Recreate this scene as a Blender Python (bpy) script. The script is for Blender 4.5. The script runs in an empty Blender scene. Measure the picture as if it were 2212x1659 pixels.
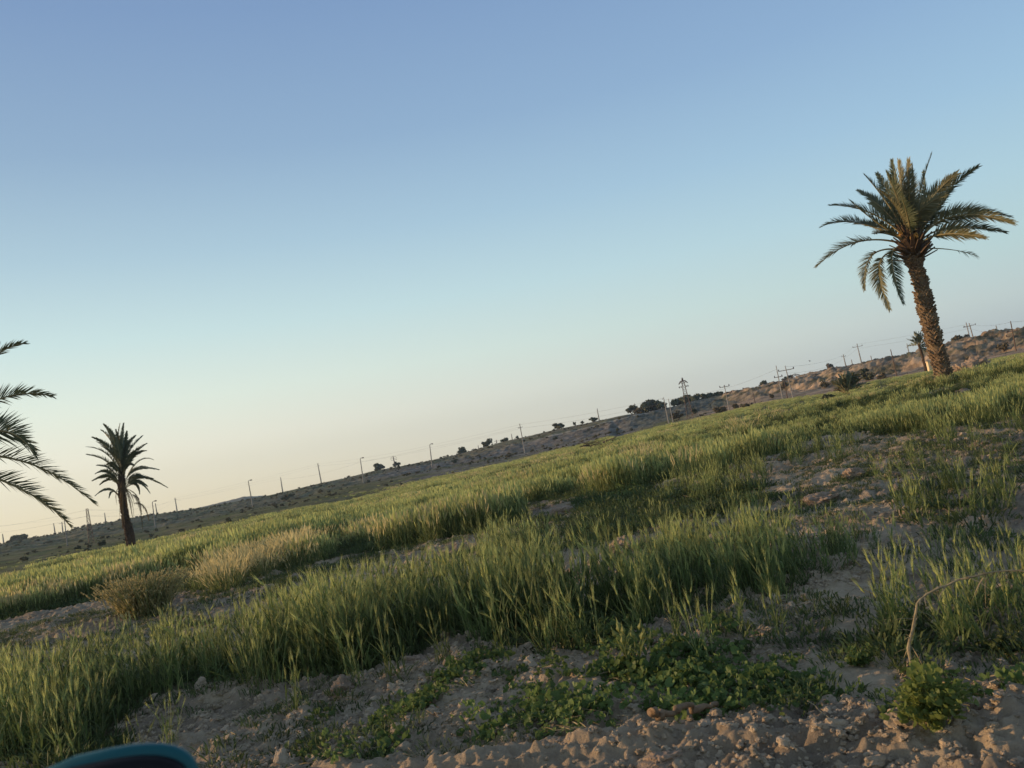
import bpy, math, random
import numpy as np
from mathutils import Vector, Matrix
random.seed(7)
RG = np.random.default_rng(11)
C = bpy.context.scene.collection
SC = bpy.context.scene
# ------------------------------------------------------------------ camera
PITCH, ROLL, F, EYE = math.radians(4.5), math.radians(10.2), 850.0, 1.8
_f = np.array([0, math.cos(PITCH), math.sin(PITCH)])
_r = np.array([1.0, 0, 0]); _u = np.array([0, -math.sin(PITCH), math.cos(PITCH)])
_R = math.cos(ROLL)*_r - math.sin(ROLL)*_u
_U = math.sin(ROLL)*_r + math.cos(ROLL)*_u
cd = bpy.data.cameras.new('camera'); cam = bpy.data.objects.new('camera', cd); C.objects.link(cam)
M = Matrix(((_R[0], _U[0], -_f[0], 0), (_R[1], _U[1], -_f[1], 0), (_R[2], _U[2], -_f[2], EYE), (0, 0, 0, 1)))
cam.matrix_world = M
cd.sensor_width = 36; cd.lens = F*36/1024; cd.clip_start = 0.1; cd.clip_end = 20000
cd.dof.use_dof = True; cd.dof.focus_distance = 14; cd.dof.aperture_fstop = 6.0
SC.camera = cam
# ------------------------------------------------------------------ light
SUN_EL, SUN_AZ = math.radians(8.0), math.radians(-84)       # azimuth from +Y, negative = left
w = bpy.data.worlds.new('World'); SC.world = w; w.use_nodes = True
nt = w.node_tree; N = nt.nodes; L = nt.links
for n in list(N): N.remove(n)
sky = N.new('ShaderNodeTexSky'); sky.sky_type = 'NISHITA'; sky.sun_disc = False
sky.sun_elevation = SUN_EL; sky.sun_rotation = SUN_AZ; sky.altitude = 50
sky.air_density = 1.0; sky.dust_density = 1.2; sky.ozone_density = 1.5
bg = N.new('ShaderNodeBackground'); bg.inputs['Strength'].default_value = 0.15
wo = N.new('ShaderNodeOutputWorld')
# evening haze colours over the physical sky: one ramp by elevation away from the sun, one towards it
def lin(c): return tuple((v/255/12.92 if v < 10 else ((v/255+.055)/1.055)**2.4) for v in c)+(1,)
geo = N.new('ShaderNodeNewGeometry'); sep = N.new('ShaderNodeSeparateXYZ'); neg = N.new('ShaderNodeVectorMath'); neg.operation = 'SCALE'; neg.inputs['Scale'].default_value = -1
L.new(geo.outputs['Incoming'], neg.inputs[0]); L.new(neg.outputs[0], sep.inputs[0])
def ramp(stops):
    r = N.new('ShaderNodeValToRGB'); r.color_ramp.interpolation = 'EASE' if 0 else 'LINEAR'; e = r.color_ramp.elements
    while len(e) > 1: e.remove(e[-1])
    for i, (d, c) in enumerate(stops):
        p = math.sin(math.radians(d)); q = e[0] if i == 0 else e.new(p); q.position = p; q.color = lin(c)
    L.new(sep.outputs[2], r.inputs[0]); return r
SKY_FAR = [(0, (182, 194, 199)), (1.5, (190, 202, 206)), (4, (198, 215, 215)), (7, (190, 219, 222)), (11, (180, 214, 229)), (16, (163, 200, 228)), (22, (147, 182, 219)), (30, (132, 165, 207)), (50, (124, 144, 174)), (90, (116, 128, 150))]
SKY_SUN = [(0, (254, 236, 194)), (1.5, (255, 243, 208)), (4, (253, 248, 225)), (7, (240, 249, 233)), (11, (213, 237, 235)), (16, (182, 211, 225)), (22, (152, 182, 210)), (30, (130, 160, 200)), (50, (124, 144, 174)), (90, (116, 128, 150))]
ra, rb_ = ramp(SKY_FAR), ramp(SKY_SUN)
dt = N.new('ShaderNodeVectorMath'); dt.operation = 'DOT_PRODUCT'; dt.inputs[1].default_value = (math.sin(SUN_AZ), math.cos(SUN_AZ), 0); L.new(neg.outputs[0], dt.inputs[0])
mr_ = N.new('ShaderNodeMapRange'); mr_.inputs[1].default_value = -.50; mr_.inputs[2].default_value = .62; mr_.interpolation_type = 'LINEAR'; L.new(dt.outputs['Value'], mr_.inputs[0])
mx_ = N.new('ShaderNodeMix'); mx_.data_type = 'RGBA'; L.new(mr_.outputs[0], mx_.inputs[0]); L.new(ra.outputs[0], mx_.inputs[6]); L.new(rb_.outputs[0], mx_.inputs[7])
sc_ = N.new('ShaderNodeVectorMath'); sc_.operation = 'SCALE'; sc_.inputs['Scale'].default_value = 1/.15*.96; L.new(mx_.outputs[2], sc_.inputs[0])
fx_ = N.new('ShaderNodeMix'); fx_.data_type = 'RGBA'; fx_.inputs[0].default_value = .96; L.new(sky.outputs[0], fx_.inputs[6]); L.new(sc_.outputs[0], fx_.inputs[7])
L.new(fx_.outputs[2], bg.inputs['Color']); L.new(bg.outputs[0], wo.inputs[0])
ld = bpy.data.lights.new('sun', 'SUN'); lo = bpy.data.objects.new('sun', ld); C.objects.link(lo)
ld.energy = 4.6; ld.angle = math.radians(0.6); ld.color = (1.0, 0.67, 0.38)
sd = Vector((math.sin(SUN_AZ)*math.cos(SUN_EL), math.cos(SUN_AZ)*math.cos(SUN_EL), math.sin(SUN_EL)))
lo.rotation_euler = sd.to_track_quat('Z', 'Y').to_euler(); lo.location = (0, 0, 50)
SC.view_settings.view_transform = 'Standard'; SC.view_settings.look = 'None'
SC.view_settings.exposure = 0.0; SC.view_settings.gamma = 1.0
SC.cycles.max_bounces = 6; SC.cycles.transparent_max_bounces = 8
# ------------------------------------------------------------------ pixel helpers (1024x768)
def ray(p):
    d = _f + _R*((p[0]-512)/F) + _U*((384-p[1])/F); return d/np.linalg.norm(d)
def azel(p):
    d = ray(p); return math.atan2(d[0], d[1]), math.atan2(d[2], math.hypot(d[0], d[1]))
Z2 = lambda x, y: (x*.14544, 330.2+y*.14544)
Z3 = lambda x, y: (609.5+x*.18738, 304.8+y*.18738)
Z4 = lambda x, y: (203.2+x*.20666, 393.7+y*.20666)
VW = lambda x, y: (x/2.16016, y/2.16016)
Z1 = lambda x, y: (800+x*.16842, 139.7+y*.16842)
Z5 = lambda x, y: (x*.16074, 507.9+y*.16074)
Z6 = lambda x, y: (330.2+x*.16074, 507.9+y*.16074)
Z7 = lambda x, y: (660.3+x*.16441, 507.9+y*.16441)
Z8 = lambda x, y: (634.9+x*.1759, 381+y*.1759)
ZA = lambda x, y: (736.5+x*.06888, 330.2+y*.06888)     # crop 2900,1300 600 wide
ZB = lambda x, y: (876.2+x*.06682, 304.8+y*.06682)     # crop 3450,1200 582 wide
ZC = lambda x, y: (609.5+x*.08037, 355.6+y*.08037)     # crop 2400,1400 700 wide
ZD = lambda x, y: (507.9+x*.06888, 381.0+y*.06888)     # crop 2000,1500 600 wide
ZP = lambda x, y: (63.49+x*.09187, 406.35+y*.09187)    # crop 250,1600 450 wide
# ------------------------------------------------------------------ noise
def _h(ix, iy, s):
    n = (ix.astype(np.int64)*374761393 + iy.astype(np.int64)*668265263 + s*1274126177) & 0xffffffff
    n = ((n ^ (n >> 13))*1274126177) & 0xffffffff
    return ((n ^ (n >> 16)) & 0xffff)/65535.0
def vnoise(x, y, s=0):
    ix = np.floor(x); iy = np.floor(y); fx = x-ix; fy = y-iy
    fx = fx*fx*(3-2*fx); fy = fy*fy*(3-2*fy)
    a = _h(ix, iy, s); b = _h(ix+1, iy, s); c = _h(ix, iy+1, s); d = _h(ix+1, iy+1, s)
    return (a*(1-fx)+b*fx)*(1-fy)+(c*(1-fx)+d*fx)*fy*1.0
def fbm(x, y, f, o=4, s=0, g=.5):
    x = np.asarray(x, float); y = np.asarray(y, float)
    r = 0; a = 1; t = 0
    for i in range(o):
        c, q = math.cos(i*1.3), math.sin(i*1.3)
        r = r+a*(vnoise((x*c-y*q)*f+i*17.3, (x*q+y*c)*f-i*9.1, s+i)-.5); t += a; a *= g; f *= 2.03
    return r/t*2
def sstep(a, b, x):
    t = np.clip((x-a)/(b-a), 0, 1); return t*t*(3-2*t)
# ------------------------------------------------------------------ terrain tables (azimuth -> elevation of lines)
def line(pts):
    q = sorted(azel(p) for p in pts); return np.array([a for a, e in q]), np.array([e for a, e in q])
SKYL = line([Z2(*p) for p in [(-300, 1500), (0, 1472), (100, 1448), (200, 1436), (400, 1400), (600, 1345), (740, 1325), (860, 1300), (1100, 1262), (1390, 1222)]] +
            [Z4(*p) for p in [(320, 492), (420, 468), (560, 435), (680, 410), (820, 375), (960, 350), (1100, 322), (1240, 292), (1480, 225), (1560, 210), (1700, 174), (1900, 134), (2050, 100)]] +
            [Z3(*p) for p in [(210, 572), (300, 552), (430, 525), (560, 500), (700, 464), (820, 442), (880, 428), (1000, 397), (1180, 352), (1280, 343), (1380, 320), (1500, 297), (1560, 285), (1700, 247), (1800, 230), (1960, 192), (2000, 184), (2212, 143), (2500, 100)]])
FEDG = line([Z2(*p) for p in [(-300, 1700), (0, 1640), (400, 1560), (800, 1470), (1200, 1395)]] + [Z4(*p) for p in [(0, 640), (300, 572), (700, 498), (900, 452), (1250, 370), (1500, 318), (1650, 280), (1850, 235), (2000, 205)]] +
            [Z3(*p) for p in [(0, 695), (300, 635), (600, 570), (800, 520), (1000, 488), (1180, 462), (1300, 430), (1420, 400), (1600, 365), (1700, 348), (1850, 322), (2000, 292), (2212, 250), (2500, 200)]])
BASE = line([Z2(*p) for p in [(-300, 1600), (0, 1540), (400, 1480), (850, 1392), (1100, 1360)]] + [Z4(*p) for p in [(0, 605), (400, 530), (560, 485), (800, 430), (1000, 387), (1250, 345), (1550, 286), (1800, 232), (2000, 196)]] +
            [Z3(*p) for p in [(0, 683), (300, 618), (600, 550), (800, 490), (1000, 462), (1180, 440), (1400, 395), (1600, 357), (1850, 303), (2000, 280), (2212, 238), (2500, 190)]])
D = math.radians
AZT = np.radians([-60, -35, -20, -8, 0, 8, 14, 18, 24, 31, 60])
RFT = [70, 75, 90, 125, 150, 160, 160, 140, 120, 110, 100]
RBT = [190, 200, 225, 235, 235, 225, 220, 195, 165, 150, 140]
RST = [450, 450, 450, 400, 340, 310, 295, 270, 240, 215, 200]
Z40 = [-.1, -.1, -.1, -.05, .2, .7, 1.0, 1.2, 1.42, 1.6, 1.6]       # ground height at 40 m
def tables(az):
    rf = np.interp(az, AZT, RFT); rb = np.interp(az, AZT, RBT); rs = np.interp(az, AZT, RST)
    zf = EYE+rf*np.tan(np.interp(az, *FEDG))-np.interp(az, [-.2, .1, .3], [.6, .55, .3]); zb = EYE+rb*np.tan(np.interp(az, *BASE)); zs = EYE+rs*np.tan(np.interp(az, *SKYL))
    return rf, rb, rs, zf, zb, zs
def Hs(x, y):
    """smooth terrain height"""
    x = np.asarray(x, float); y = np.asarray(y, float)
    r = np.hypot(x, y)+1e-6; az = np.arctan2(x, y); az = np.clip(az, -1.2, 1.2)
    rf, rb, rs, zf, zb, zs = tables(az)
    z40 = np.interp(az, AZT, Z40)
    a = np.clip((r-9)/31, 0, 1); z1 = z40*a**1.25
    t = np.clip((r-40)/(rf-40), 0, 1); z2 = z40+(zf-z40)*(t**.9)
    z = np.where(r < 40, z1, z2)
    t = np.clip((r-rf)/(rb-rf), 0, 1); z = np.where(r > rf, zf+(zb-zf)*t, z)
    t = np.clip((r-rb)/(rs-rb), 0, 1); k = sstep(-.05, .25, az)
    prof = (1-k)*t**.8+k*(.75*sstep(0, .45, t)+.25*t)
    z = np.where(r > rb, zb+(zs-zb)*prof, z)
    t = np.clip((r-rs-30)/600, 0, 1); z = np.where(r > rs, zs-t*8, z)
    return z
def line_d(x, y, a, b):
    ax, ay = a; bx, by = b; l = math.hypot(bx-ax, by-ay); nx, ny = -(by-ay)/l, (bx-ax)/l
    return (x-ax)*nx+(y-ay)*ny
def H(x, y, fine=True):
    x = np.asarray(x, float); y = np.asarray(y, float)
    r = np.hypot(x, y); az = np.arctan2(x, y)
    z = Hs(x, y)
    rf, rb, rs, *_ = tables(np.clip(az, -1.2, 1.2))
    near = 1-sstep(30, 70, r)
    # roadside bank, furrow berms
    d = line_d(x, y, (-3.4, 5.95), (2.6, 4.25))
    z = z+(.13*np.exp(-((d+.1)/.34)**2)+.05*sstep(-.1, -.9, d)) * sstep(-3.2, -.5, x+.3*y)*near
    z = z+near*(.10*fbm(x*.45, y*1.1, .5, 3, 5)+.07*fbm(x*.7, y, 1.3, 3, 9))
    if fine:
        b = bare(x, y); b = b*(1-.8*inpoly(x, y, SAND))
        cl = np.abs(fbm(x, y, 2.6, 4, 21, .6)); cl2 = fbm(x, y, 9., 3, 31, .6)
        z = z+near*(b*(.10*(cl-.25)+.04*cl2+.010*fbm(x, y, 19., 2, 33)+.10*np.clip(fbm(x, y, 1.2, 4, 27, .6)-.1, 0, 1))+.02*cl2)
        far = sstep(40, 80, r)*(1-sstep(rs*.92, rs, r))
        hill = sstep(rb*.9, rb*1.1, r)*(1-sstep(rs*.82, rs*.96, r))
        fr = sstep(rf, rf*1.15, r)*(1-sstep(rs*.93, rs, r))
        z = z+far*.10*fbm(x, y, .22, 3, 41)+fr*.45*fbm(x, y, .12, 4, 44)
        rg = 1-np.abs(fbm(x*1.0, y*.25, .10, 4, 51, .6))*2.0
        hk = sstep(.1, .3, az)
        z = z+hill*(rg*.7-.35+1.5*fbm(x, y, .25, 6, 57, .78))*(.5+.5*hk)
        z = z+(r > rs*.97)*.22*fbm(x, y, .2, 3, 61)*sstep(rs*.97, rs, r)
    return z
# ------------------------------------------------------------------ ground patches (world polygons)
def flat(p):
    """point where the ray through a pixel of the picture meets the smooth terrain"""
    d = ray(p); t = 3.0
    for i in range(4000):
        q = d*t
        if q[2]+EYE <= float(Hs(q[0], q[1])): break
        t *= 1.004
        if t > 900: break
    return q[0], q[1]
def inpoly(x, y, poly):
    ins = np.zeros(x.shape, bool); n = len(poly)
    for i in range(n):
        x1, y1 = poly[i]; x2, y2 = poly[(i+1) % n]
        c = ((y1 > y) != (y2 > y)) & (x < (x2-x1)*(y-y1)/(y2-y1+1e-12)+x1); ins ^= c
    return ins
def P(*pts): return [flat(VW(*p)) for p in pts]
STRIP = P((-400, 1720), (0, 1640), (130, 1650), (250, 1600), (300, 1520), (450, 1480), (600, 1490), (750, 1475), (850, 1440), (980, 1385), (1060, 1380), (1150, 1400), (1300, 1400), (1380, 1370),
          (1380, 1330), (1250, 1325), (1100, 1310), (900, 1330), (700, 1372), (560, 1395), (420, 1425), (200, 1480), (0, 1520), (-400, 1600))
FIELD2 = P((-400, 1400), (0, 1340), (250, 1292), (450, 1280), (560, 1250), (700, 1212), (900, 1180), (1100, 1145), (1150, 1085), (1330, 1068), (1500, 1045), (1640, 1005), (1720, 955), (1960, 930), (2212, 905), (2400, 880)) + [(150, 60), (200, 400), (-400, 400), (-200, 40)]
SAND = P((1740, 1300), (1820, 1260), (1960, 1260), (1990, 1330), (1960, 1440), (1930, 1530), (1780, 1520), (1730, 1440), (1800, 1380))
def bare(x, y):
    x = np.asarray(x, float); y = np.asarray(y, float)
    s = .30*(1+y*.02); qx = x+s*fbm(x, y, 1.1, 3, 71); qy = y+s*fbm(x, y, 1.1, 3, 77)
    m = inpoly(qx, qy, STRIP) | inpoly(qx, qy, FIELD2) | (np.abs(x) > 70)
    g = (fbm(x*.5, y, .5, 3, 79) < -.34) & (y > 18) & (y < 34)          # worn gaps
    return 1-(m & ~g).astype(float)
def hit(p, tmax=800):
    d = ray(p); ts = 2.5*1.003**np.arange(2100); ts = ts[ts < tmax]
    X = d[0]*ts; Y = d[1]*ts; z = EYE+d[2]*ts
    k = np.argmax(z <= H(X, Y))
    if k == 0: k = len(ts)-1
    return np.array([X[k], Y[k], z[k]])
def at_r(p, r):
    """ground point under a pixel at a given distance"""
    a, e = azel(p); x, y = r*math.sin(a), r*math.cos(a)
    return np.array([x, y, float(H(x, y))])
def at_depth(p, base):
    """point on the ray at the same horizontal distance as base"""
    d = ray(p); t = math.hypot(base[0], base[1])/math.hypot(d[0], d[1]); return np.array([0, 0, EYE])+d*t
# ------------------------------------------------------------------ object helpers
def tag(o, label=None, cat=None, group=None, kind=None):
    if label: o['label'] = label
    if cat: o['category'] = cat
    if group: o['group'] = group
    if kind: o['kind'] = kind
    return o
def empty(name, loc, label, cat, group=None):
    o = bpy.data.objects.new(name, None); C.objects.link(o); o.location = Vector(loc); o.empty_display_size = .2
    return tag(o, label, cat, group)
class MB:
    def __init__(s): s.v = []; s.f = []; s.n = 0
    def add(s, v, f):
        v = np.asarray(v, float).reshape(-1, 3); s.v.append(v); s.f += [tuple(i+s.n for i in q) for q in f]; s.n += len(v)
    def tube(s, pts, rad, k=6, cap=True):
        pts = np.asarray(pts, float); n = len(pts); rad = np.broadcast_to(rad, (n,))
        T = np.gradient(pts, axis=0); T /= np.linalg.norm(T, axis=1)[:, None]+1e-9
        ref = np.array([0.31, 0.2, .93]) if abs(T[0][2]) < .9 else np.array([1, 0.1, 0.])
        vs = []
        for i in range(n):
            a = np.cross(T[i], ref); a /= np.linalg.norm(a); b = np.cross(T[i], a)
            th = np.arange(k)*2*np.pi/k
            vs.append(pts[i]+rad[i]*(np.cos(th)[:, None]*a+np.sin(th)[:, None]*b))
        f = [(i*k+j, i*k+(j+1) % k, (i+1)*k+(j+1) % k, (i+1)*k+j) for i in range(n-1) for j in range(k)]
        if cap: f += [tuple(range(k))[::-1], tuple((n-1)*k+j for j in range(k))]
        s.add(np.vstack(vs), f)
    def box(s, c, sz, rot=None):
        c = np.asarray(c, float); h = np.asarray(sz, float)/2
        v = np.array([(x, y, z) for x in (-1, 1) for y in (-1, 1) for z in (-1, 1)])*h
        if rot is not None: v = v @ np.asarray(rot).T
        s.add(v+c, [(0, 1, 3, 2), (4, 6, 7, 5), (0, 4, 5, 1), (2, 3, 7, 6), (0, 2, 6, 4), (1, 5, 7, 3)])
    def blade(s, p, d, side, ln, wd, droop=0.0, seg=3, prof=(.6, 1, .75, 0.0)):
        """thin tapered ribbon from p along d"""
        d = d/np.linalg.norm(d); side = side/(np.linalg.norm(side)+1e-9); v = []; f = []
        for i in range(seg+1):
            t = i/seg; q = p+d*ln*t+np.array([0, 0, -1])*droop*ln*t*t
            wv = np.interp(t, np.linspace(0, 1, len(prof)), prof)*wd*.5
            if i == seg and prof[-1] == 0: v.append(q)
            else: v += [q-side*wv, q+side*wv]
        for i in range(seg):
            a = 2*i
            if i == seg-1 and prof[-1] == 0: f.append((a, a+1, a+2))
            else: f.append((a, a+1, a+3, a+2))
        s.add(v, f)
    def mesh(s, name, mat, smooth=False):
        me = bpy.data.meshes.new(name)
        V = np.vstack(s.v) if s.v else np.zeros((0, 3))
        me.from_pydata(V.tolist(), [], s.f); me.materials.append(mat)
        if smooth: me.polygons.foreach_set('use_smooth', [True]*len(me.polygons))
        return me
    def build(s, name, mat, parent=None, origin=(0, 0, 0), smooth=False):
        for i in range(len(s.v)): s.v[i] = s.v[i]-np.asarray(origin)
        me = s.mesh(name, mat, smooth); o = bpy.data.objects.new(name, me); C.objects.link(o)
        if parent is not None: o.parent = parent
        else: o.location = Vector(origin)
        return o
# ------------------------------------------------------------------ materials
def principled(name, col, rough=.8, noise=None, bump=0, spec=.2, attr=None, col2=None, transl=0, metallic=0, bscale=None, rand=0):
    m = bpy.data.materials.new(name); m.use_nodes = True; n = m.node_tree.nodes; l = m.node_tree.links
    b = n['Principled BSDF']; b.inputs['Roughness'].default_value = rough; b.inputs['Specular IOR Level'].default_value = spec
    b.inputs['Metallic'].default_value = metallic
    b.inputs['Base Color'].default_value = (*col, 1); out = None
    tc = n.new('ShaderNodeNewGeometry')
    if attr:
        a = n.new('ShaderNodeAttribute'); a.attribute_name = attr; out = a.outputs['Color']
    if noise:
        t = n.new('ShaderNodeTexNoise'); t.inputs['Scale'].default_value = noise; t.inputs['Detail'].default_value = 6; t.inputs['Roughness'].default_value = .65
        l.new(tc.outputs['Position'], t.inputs['Vector'])
        r = n.new('ShaderNodeMapRange'); r.inputs[1].default_value = .32; r.inputs[2].default_value = .68; l.new(t.outputs['Fac'], r.inputs[0])
        x = n.new('ShaderNodeMix'); x.data_type = 'RGBA'; l.new(r.outputs[0], x.inputs[0])
        if attr:
            x.blend_type = 'MULTIPLY'; r.inputs[3].default_value = 1; r.inputs[4].default_value = 0
            l.new(out, x.inputs[6]); x.inputs[7].default_value = (*(col2 or (.6, .6, .6)), 1)
        else:
            x.inputs[6].default_value = (*col, 1); x.inputs[7].default_value = (*(col2 or tuple(c*.6 for c in col)), 1)
        out = x.outputs[2]
    if rand:
        oi = n.new('ShaderNodeObjectInfo'); r2 = n.new('ShaderNodeMapRange'); r2.inputs[3].default_value = 1-rand; r2.inputs[4].default_value = 1+rand
        l.new(oi.outputs['Random'], r2.inputs[0]); v = n.new('ShaderNodeVectorMath'); v.operation = 'SCALE'
        if out: l.new(out, v.inputs[0])
        else: v.inputs[0].default_value = col
        l.new(r2.outputs[0], v.inputs['Scale']); out = v.outputs[0]
    if out: l.new(out, b.inputs['Base Color'])
    if bump:
        t = n.new('ShaderNodeTexNoise'); t.inputs['Scale'].default_value = bscale or 20; t.inputs['Detail'].default_value = 8; t.inputs['Roughness'].default_value = .7
        l.new(tc.outputs['Position'], t.inputs['Vector'])
        bp = n.new('ShaderNodeBump'); bp.inputs['Strength'].default_value = 1; bp.inputs['Distance'].default_value = bump
        l.new(t.outputs['Fac'], bp.inputs['Height']); l.new(bp.outputs[0], b.inputs['Normal'])
    if transl:
        ts = n.new('ShaderNodeBsdfTranslucent'); ts.inputs['Color'].default_value = (*[min(1, c*1.5) for c in col], 1)
        if out:
            v = n.new('ShaderNodeVectorMath'); v.operation = 'SCALE'; v.inputs['Scale'].default_value = 1.5; l.new(out, v.inputs[0]); l.new(v.outputs[0], ts.inputs['Color'])
        mx = n.new('ShaderNodeMixShader'); mx.inputs[0].default_value = transl
        l.new(b.outputs[0], mx.inputs[1]); l.new(ts.outputs[0], mx.inputs[2]); l.new(mx.outputs[0], n['Material Output'].inputs[0])
    return m
MAT = dict(
    ground=principled('ground', (.3, .24, .18), .95, noise=7, bump=.035, attr='albedo', col2=(.70, .68, .66), bscale=18, spec=.08),
    stalk=principled('stalk', (.21, .23, .09), .6, transl=.35, rand=.35),
    leaf=principled('leaf', (.11, .148, .048), .55, transl=.35, rand=.35),
    ear=principled('ear', (.34, .36, .13), .6, transl=.4, rand=.3),
    dryear=principled('dry_ear', (.50, .42, .20), .7, transl=.35, rand=.2),
    mallow=principled('mallow', (.11, .155, .045), .5, transl=.35, rand=.3),
    weed=principled('weed', (.17, .21, .055), .5, transl=.4, rand=.2),
    darkweed=principled('dark_weed', (.075, .10, .035), .6, transl=.25, rand=.35),
    dry=principled('dry_stem', (.36, .29, .17), .8, noise=30),
    wood=principled('wood', (.30, .20, .12), .85, noise=8, bump=.02),
    deadwood=principled('dead_wood', (.10, .075, .055), .9),
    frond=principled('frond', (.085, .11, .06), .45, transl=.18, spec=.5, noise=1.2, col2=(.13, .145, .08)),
    frond_sunlit=principled('frond_sunlit', (.25, .225, .12), .5, transl=.2, spec=.35, noise=1.5, col2=(.16, .165, .09)),  # lit copy of frond: low sun's gold painted into the leaf colour
    deadfrond=principled('dead_frond', (.17, .115, .06), .8, transl=.15),
    rachis=principled('rachis', (.30, .24, .12), .5),
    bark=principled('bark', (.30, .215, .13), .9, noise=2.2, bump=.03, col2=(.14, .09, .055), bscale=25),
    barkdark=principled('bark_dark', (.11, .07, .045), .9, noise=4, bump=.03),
    boot=principled('boot', (.13, .085, .055), .8, noise=6),
    fruit=principled('fruit', (.55, .30, .08), .6),
    bush=principled('bush', (.05, .06, .035), .7, noise=.8, col2=(.085, .09, .045)),
    bushbrown=principled('bush_brown', (.13, .10, .055), .8, noise=.8, col2=(.08, .07, .04)),
    scrub=principled('scrub', (.10, .09, .05), .9, rand=.4),
    concrete=principled('concrete', (.36, .33, .29), .85, noise=3),
    steel=principled('steel', (.15, .11, .09), .7, noise=3),
    polewood=principled('pole_wood', (.13, .09, .065), .9),
    ceramic=principled('ceramic', (.08, .06, .055), .4),
    wire=principled('wire', (.12, .12, .12), .6),
    hut=principled('hut', (.85, .66, .38), .7, noise=2, col2=(.72, .56, .34)),
    rock=principled('rock', (.40, .29, .20), .95, noise=6, bump=.05, col2=(.28, .21, .155), bscale=9),
    clod=principled('clod', (.50, .39, .265), .95, noise=14, bump=.02, rand=.2, bscale=30),
    teal=principled('teal', (.002, .085, .10), .45, spec=.3),
    black=principled('black', (.004, .004, .005), .5, spec=.2),
)
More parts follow.
